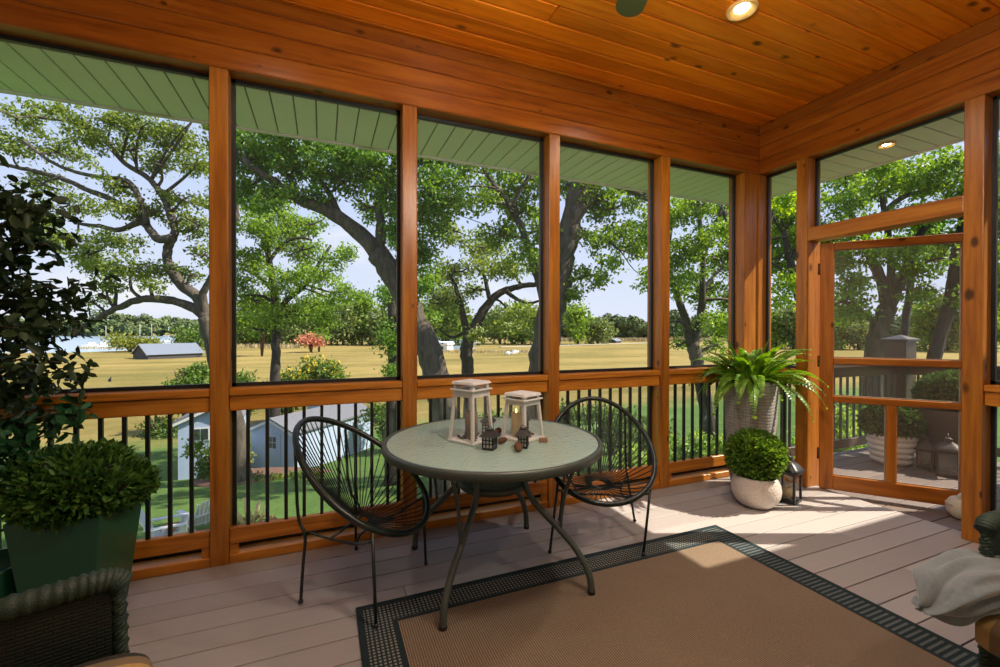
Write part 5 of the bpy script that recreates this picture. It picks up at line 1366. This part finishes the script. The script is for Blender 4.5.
# ------------------------------------------------------------------ lawn chairs and brush ring
def adirondack(x, y, rz, label):
    z0 = zg(x, y); r = thing('adirondack_chair', (x, y, z0), label, 'chair', 'white lawn chairs', rz=rz)
    sb = np.array([-.30, 0, .30]); bt = np.array([-.62, 0, 1.0])
    for i in range(6):
        yv = -.22+.088*i; top = bt+np.array([.0, 0, -.05*abs(i-2.5)/2.5])
        m = MB(); m.bar(sb+[0,yv,0], top+[0,yv*1.25,0], .075, .02, up=(1,0,.4)); m.build('back_slat', WHITE, r, local=True)
    for i in range(5):
        u = -.28+.13*i; m = MB(); m.bar((u,-.27,.30+.022*i),(u,.27,.30+.022*i), .11, .02); m.build('seat_slat', WHITE, r, local=True)
    for s in (-1, 1):
        m = MB(); m.hexa([(-.42,s*.34-.07,.58),(.36,s*.34-.07,.58),(.36,s*.34+.07,.58),(-.42,s*.34+.07,.58)], [(-.42,s*.34-.07,.605),(.36,s*.34-.07,.605),(.36,s*.34+.07,.605),(-.42,s*.34+.07,.605)]); m.build('arm', WHITE, r, local=True)
        m = MB(); m.box((.24,s*.30-.02,.0),(.33,s*.30+.02,.58)); m.build('leg', WHITE, r, local=True)
        m = MB(); m.bar((.30,s*.26,.36),(-.72,s*.26,.03), .03, .12); m.build('side_rail', WHITE, r, local=True)
    m = MB(); m.bar((-.46,-.30,.57),(-.46,.30,.57), .06, .03); m.build('back_brace', WHITE, r, local=True)
    return r
p = at(170, 540, 10.9); adirondack(p[0], p[1], .15, 'white lawn chair facing right, nearer the square planter')
p = at(199, 527, 12.0); adirondack(p[0], p[1], 2.2, 'white lawn chair facing away, beside the second post')
CL = mat_plain('red_cloth', (.45,.12,.09), .9)
p = at(170, 540, 10.9); m = MB(); q = np.array([p[0], p[1], zg(p[0], p[1])])
m.grid(lambda u, v: (q[0]-.15+.32*u, q[1]-.2+.4*v, q[2]+.47+.05*math.sin(6*u)*math.cos(5*v)), 8, 8); tag(m.build('red_towel', CL, solid=.02), 'red cloth lying on the seat of the nearer lawn chair', 'towel')
p = at(250, 523, 12.0); gz = zg(p[0], p[1])
r = thing('brush_pile', (p[0], p[1], gz), 'low pile of reddish brown brush and pale dry stalks on the lawn', 'brush pile')
BR = mat_plain('brush_brown', (.40,.19,.11), .9, noise=.5); PALE = mat_plain('pale_stalk', (.85,.62,.25), .8, noise=.3)
rr = random.Random(12); m = MB(); m2 = MB()
for i in range(90):
    a = rr.uniform(0, 2*PI); R = .75*math.sqrt(rr.random()); c = np.array([p[0]+R*math.cos(a), p[1]+R*math.sin(a), gz+.32*(1-R/.8)*rr.random()+.03]); d = np.array([rr.uniform(-1,1), rr.uniform(-1,1), rr.uniform(-.2,.5)])*.30
    m.tube([c-d*.5, c+d*.5], [.022,.012], 5)
for i in range(26):
    a = rr.uniform(0, 2*PI); c = np.array([p[0]+.2*math.cos(a), p[1]+.2*math.sin(a), gz+.1]); m2.tube([c, c+np.array([.25*math.cos(a), .25*math.sin(a), rr.uniform(.3,.65)])], [.02,.035], 5)
m.build('branches', BR, r); m2.build('stalks', PALE, r)
# planting bed by the shed
p = at(268, 484, 20.5); gz = zg(p[0], p[1]); m = MB()
m.lathe([(2.6,-.25),(2.5,.06),(1.8,.14),(1e-6,.16)], 30, (p[0], p[1], gz), sx=1.3, sy=.6, rz=-.35)
tag(m.build('planting_bed', mat_plain('mulch', (.16,.085,.06), .95, noise=.5, nscale=14)), 'brown mulched planting bed in front of the blue grey shed', 'planting bed')
for i, (u, v, w) in enumerate([(258,483,9),(275,484,8),(295,480,9),(310,481,8)]):
    shrub('bedding_plant', u, v+6, v-9, w, 20, 'low green plant in the mulched bed before the shed', SHRUBY if i % 2 else SHRUB, 3.2, 130+i, group='plants in the mulched bed', cat='plant')

# ------------------------------------------------------------------ out on the deck
DW = mat_wood('deck_rail_wood', 0, (.05,.030,.023), (.085,.052,.040), (.12,.08,.06), knots=False)
DWY_ = mat_wood('deck_rail_wood_y', 1, (.05,.030,.023), (.085,.052,.040), (.12,.08,.06), knots=False)
DWPOST = mat_wood('deck_post_wood', 2, (.030,.018,.015), (.048,.030,.025), (.068,.044,.036), knots=False)
def deck_rail(axis, a0, a1, fixed, label):
    r = thing('deck_railing', ((a0+a1)/2, fixed, -.03) if axis == 0 else (fixed, (a0+a1)/2, -.03), label, 'railing', 'brown deck railings')
    W_ = DW if axis == 0 else DWY_
    def bx(m, p0, p1, o0, o1, z0, z1): m.box(*(((p0, fixed+o0, z0), (p1, fixed+o1, z1)) if axis == 0 else ((fixed+o0, p0, z0), (fixed+o1, p1, z1)))); return m
    bx(MB(), a0, a1, -.07, .07, .905, .945).build('cap_rail', W_, r, bevel=.004)
    bx(MB(), a0, a1, -.02, .02, .800, .9045).build('top_rail', W_, r, bevel=.003)
    bx(MB(), a0, a1, -.02, .02, .055, .145).build('bottom_rail', W_, r, bevel=.003)
    n_ = int((a1-a0)/.11)
    for i in range(n_):
        p_ = a0+(a1-a0)*(i+.5)/n_; bx(MB(), p_-.009, p_+.009, -.009, .009, .1455, .7995).build('baluster', BLACK, r)
deck_rail(0, .185, 2.36, .10, 'brown deck railing running from the porch corner to the deck post')
deck_rail(1, -2.0, -.012, 2.47, 'brown deck railing behind the brown planter, beyond the deck post')
r = thing('deck_post', (2.47, .10, -.03), 'thick brown deck post with sloped cap, seen through the screen door', 'post')
MB().box((2.365, -.005, -.0295), (2.575, .205, 1.17)).build('shaft', DWPOST, r, bevel=.004)
m = MB(); m.hexa([(2.34,-.03,1.1705),(2.60,-.03,1.1705),(2.60,.23,1.1705),(2.34,.23,1.1705)], [(2.34,-.03,1.195),(2.60,-.03,1.195),(2.60,.23,1.195),(2.34,.23,1.195)])
m.add([(2.34,-.03,1.195),(2.60,-.03,1.195),(2.60,.23,1.195),(2.34,.23,1.195),(2.47,.10,1.245)], [(0,1,4),(1,2,4),(2,3,4),(3,0,4)]); m.build('cap', mat_plain('post_cap', (.05,.045,.045), .5), r)
# white ribbed bowl with bush
RIB = mat_plain('white_ribbed_pot', (.66,.63,.58), .6, noise=.05)
x_, y_ = 1.60, -.235; z_ = -.03
r = thing('deck_bowl_bush', (x_, y_, z_), 'round green bush in a white ribbed bowl out on the deck', 'potted plant')
pr = [(1e-6,.001),(.17,.001)]
for i in range(5):
    a = .19+.013*i; z0 = .012+.057*i; pr += [(a,z0),(a+.022,z0+.012),(a+.026,z0+.030),(a+.018,z0+.048),(a+.002,z0+.055)]
pr += [(.245,.30),(.225,.30),(.22,.27),(1e-6,.27)]
MB().lathe([(a*.76, z*1.02) for a, z in pr], 48, (x_, y_, z_)).build('bowl', RIB, r)
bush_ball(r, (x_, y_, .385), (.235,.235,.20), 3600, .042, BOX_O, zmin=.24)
x_, y_ = 2.07, -.49
r = thing('deck_planter_bush', (x_, y_, z_), 'round green bush in a tall brown tapered planter out on the deck', 'potted plant')
m = MB(); m.hexa([(x_-.18,y_-.18,z_+.001),(x_+.18,y_-.18,z_+.001),(x_+.18,y_+.18,z_+.001),(x_-.18,y_+.18,z_+.001)], [(x_-.24,y_-.24,.52),(x_+.24,y_-.24,.52),(x_+.24,y_+.24,.52),(x_-.24,y_+.24,.52)])
m.build('planter', mat_plain('brown_planter', (.085,.065,.058), .6), r, bevel=.008, seg=2)
bush_ball(r, (x_, y_, .66), (.265,.265,.22), 4000, .044, BOX_O, zmin=.50)
# ------------------------------------------------------------------ sky and sun
w = bpy.data.worlds.new('sky'); SC.world = w; w.use_nodes = True; t = w.node_tree; t.nodes.clear()
out = t.nodes.new('ShaderNodeOutputWorld'); bg = t.nodes.new('ShaderNodeBackground'); t.links.new(bg.outputs[0], out.inputs[0])
tc = t.nodes.new('ShaderNodeTexCoord'); sp = t.nodes.new('ShaderNodeSeparateXYZ'); t.links.new(tc.outputs['Generated'], sp.inputs[0])
rp = t.nodes.new('ShaderNodeValToRGB'); cr = rp.color_ramp
for p, c in ((0.0, (.80,.86,.95)), (.5, (.33,.48,.80))):
    pass
cr.elements[0].position = 0; cr.elements[0].color = (.76,.82,.95,1); cr.elements[1].position = 1; cr.elements[1].color = (.28,.43,.80,1)
e = cr.elements.new(.30); e.color = (.56,.68,.95,1)
t.links.new(sp.outputs[2], rp.inputs[0])
mp = t.nodes.new('ShaderNodeMapping'); mp.inputs['Scale'].default_value = (1.6,1.6,4.0); t.links.new(tc.outputs['Generated'], mp.inputs[0])
nz = t.nodes.new('ShaderNodeTexNoise'); nz.inputs['Scale'].default_value = 1.9; nz.inputs['Detail'].default_value = 6; nz.inputs['Roughness'].default_value = .55; t.links.new(mp.outputs[0], nz.inputs['Vector'])
r2 = t.nodes.new('ShaderNodeValToRGB'); r2.color_ramp.elements[0].position = .56; r2.color_ramp.elements[1].position = .74; t.links.new(nz.outputs[0], r2.inputs[0])
mx = t.nodes.new('ShaderNodeMix'); mx.data_type = 'RGBA'; t.links.new(r2.outputs[0], mx.inputs[0]); t.links.new(rp.outputs[0], mx.inputs[6]); mx.inputs[7].default_value = (.90,.92,.95,1)
t.links.new(mx.outputs[2], bg.inputs[0]); bg.inputs[1].default_value = 0.84
sun_d = bpy.data.lights.new('sun', 'SUN'); sun_d.energy = 7.6; sun_d.angle = .0093; sun_d.color = (1.0,.90,.74)
sun = bpy.data.objects.new('sun', sun_d); COL.objects.link(sun)
el = math.radians(45.0); tv = Vector((-.925*math.cos(el), .380*math.cos(el), -math.sin(el)))
sun.rotation_euler = tv.to_track_quat('-Z', 'Y').to_euler(); sun.location = (20, -9, 20)

# ------------------------------------------------------------------ view
SC.view_settings.view_transform = 'Standard'; SC.view_settings.look = 'None'
SC.view_settings.exposure = 0.38; SC.view_settings.gamma = 1.0; SC.view_settings.use_curve_mapping = False
cy = SC.cycles
cy.use_denoising = True
cy.max_bounces = 10; cy.diffuse_bounces = 5; cy.glossy_bounces = 4; cy.transmission_bounces = 6; cy.transparent_max_bounces = 24
cy.sample_clamp_indirect = 6.0; cy.caustics_reflective = False; cy.caustics_refractive = False
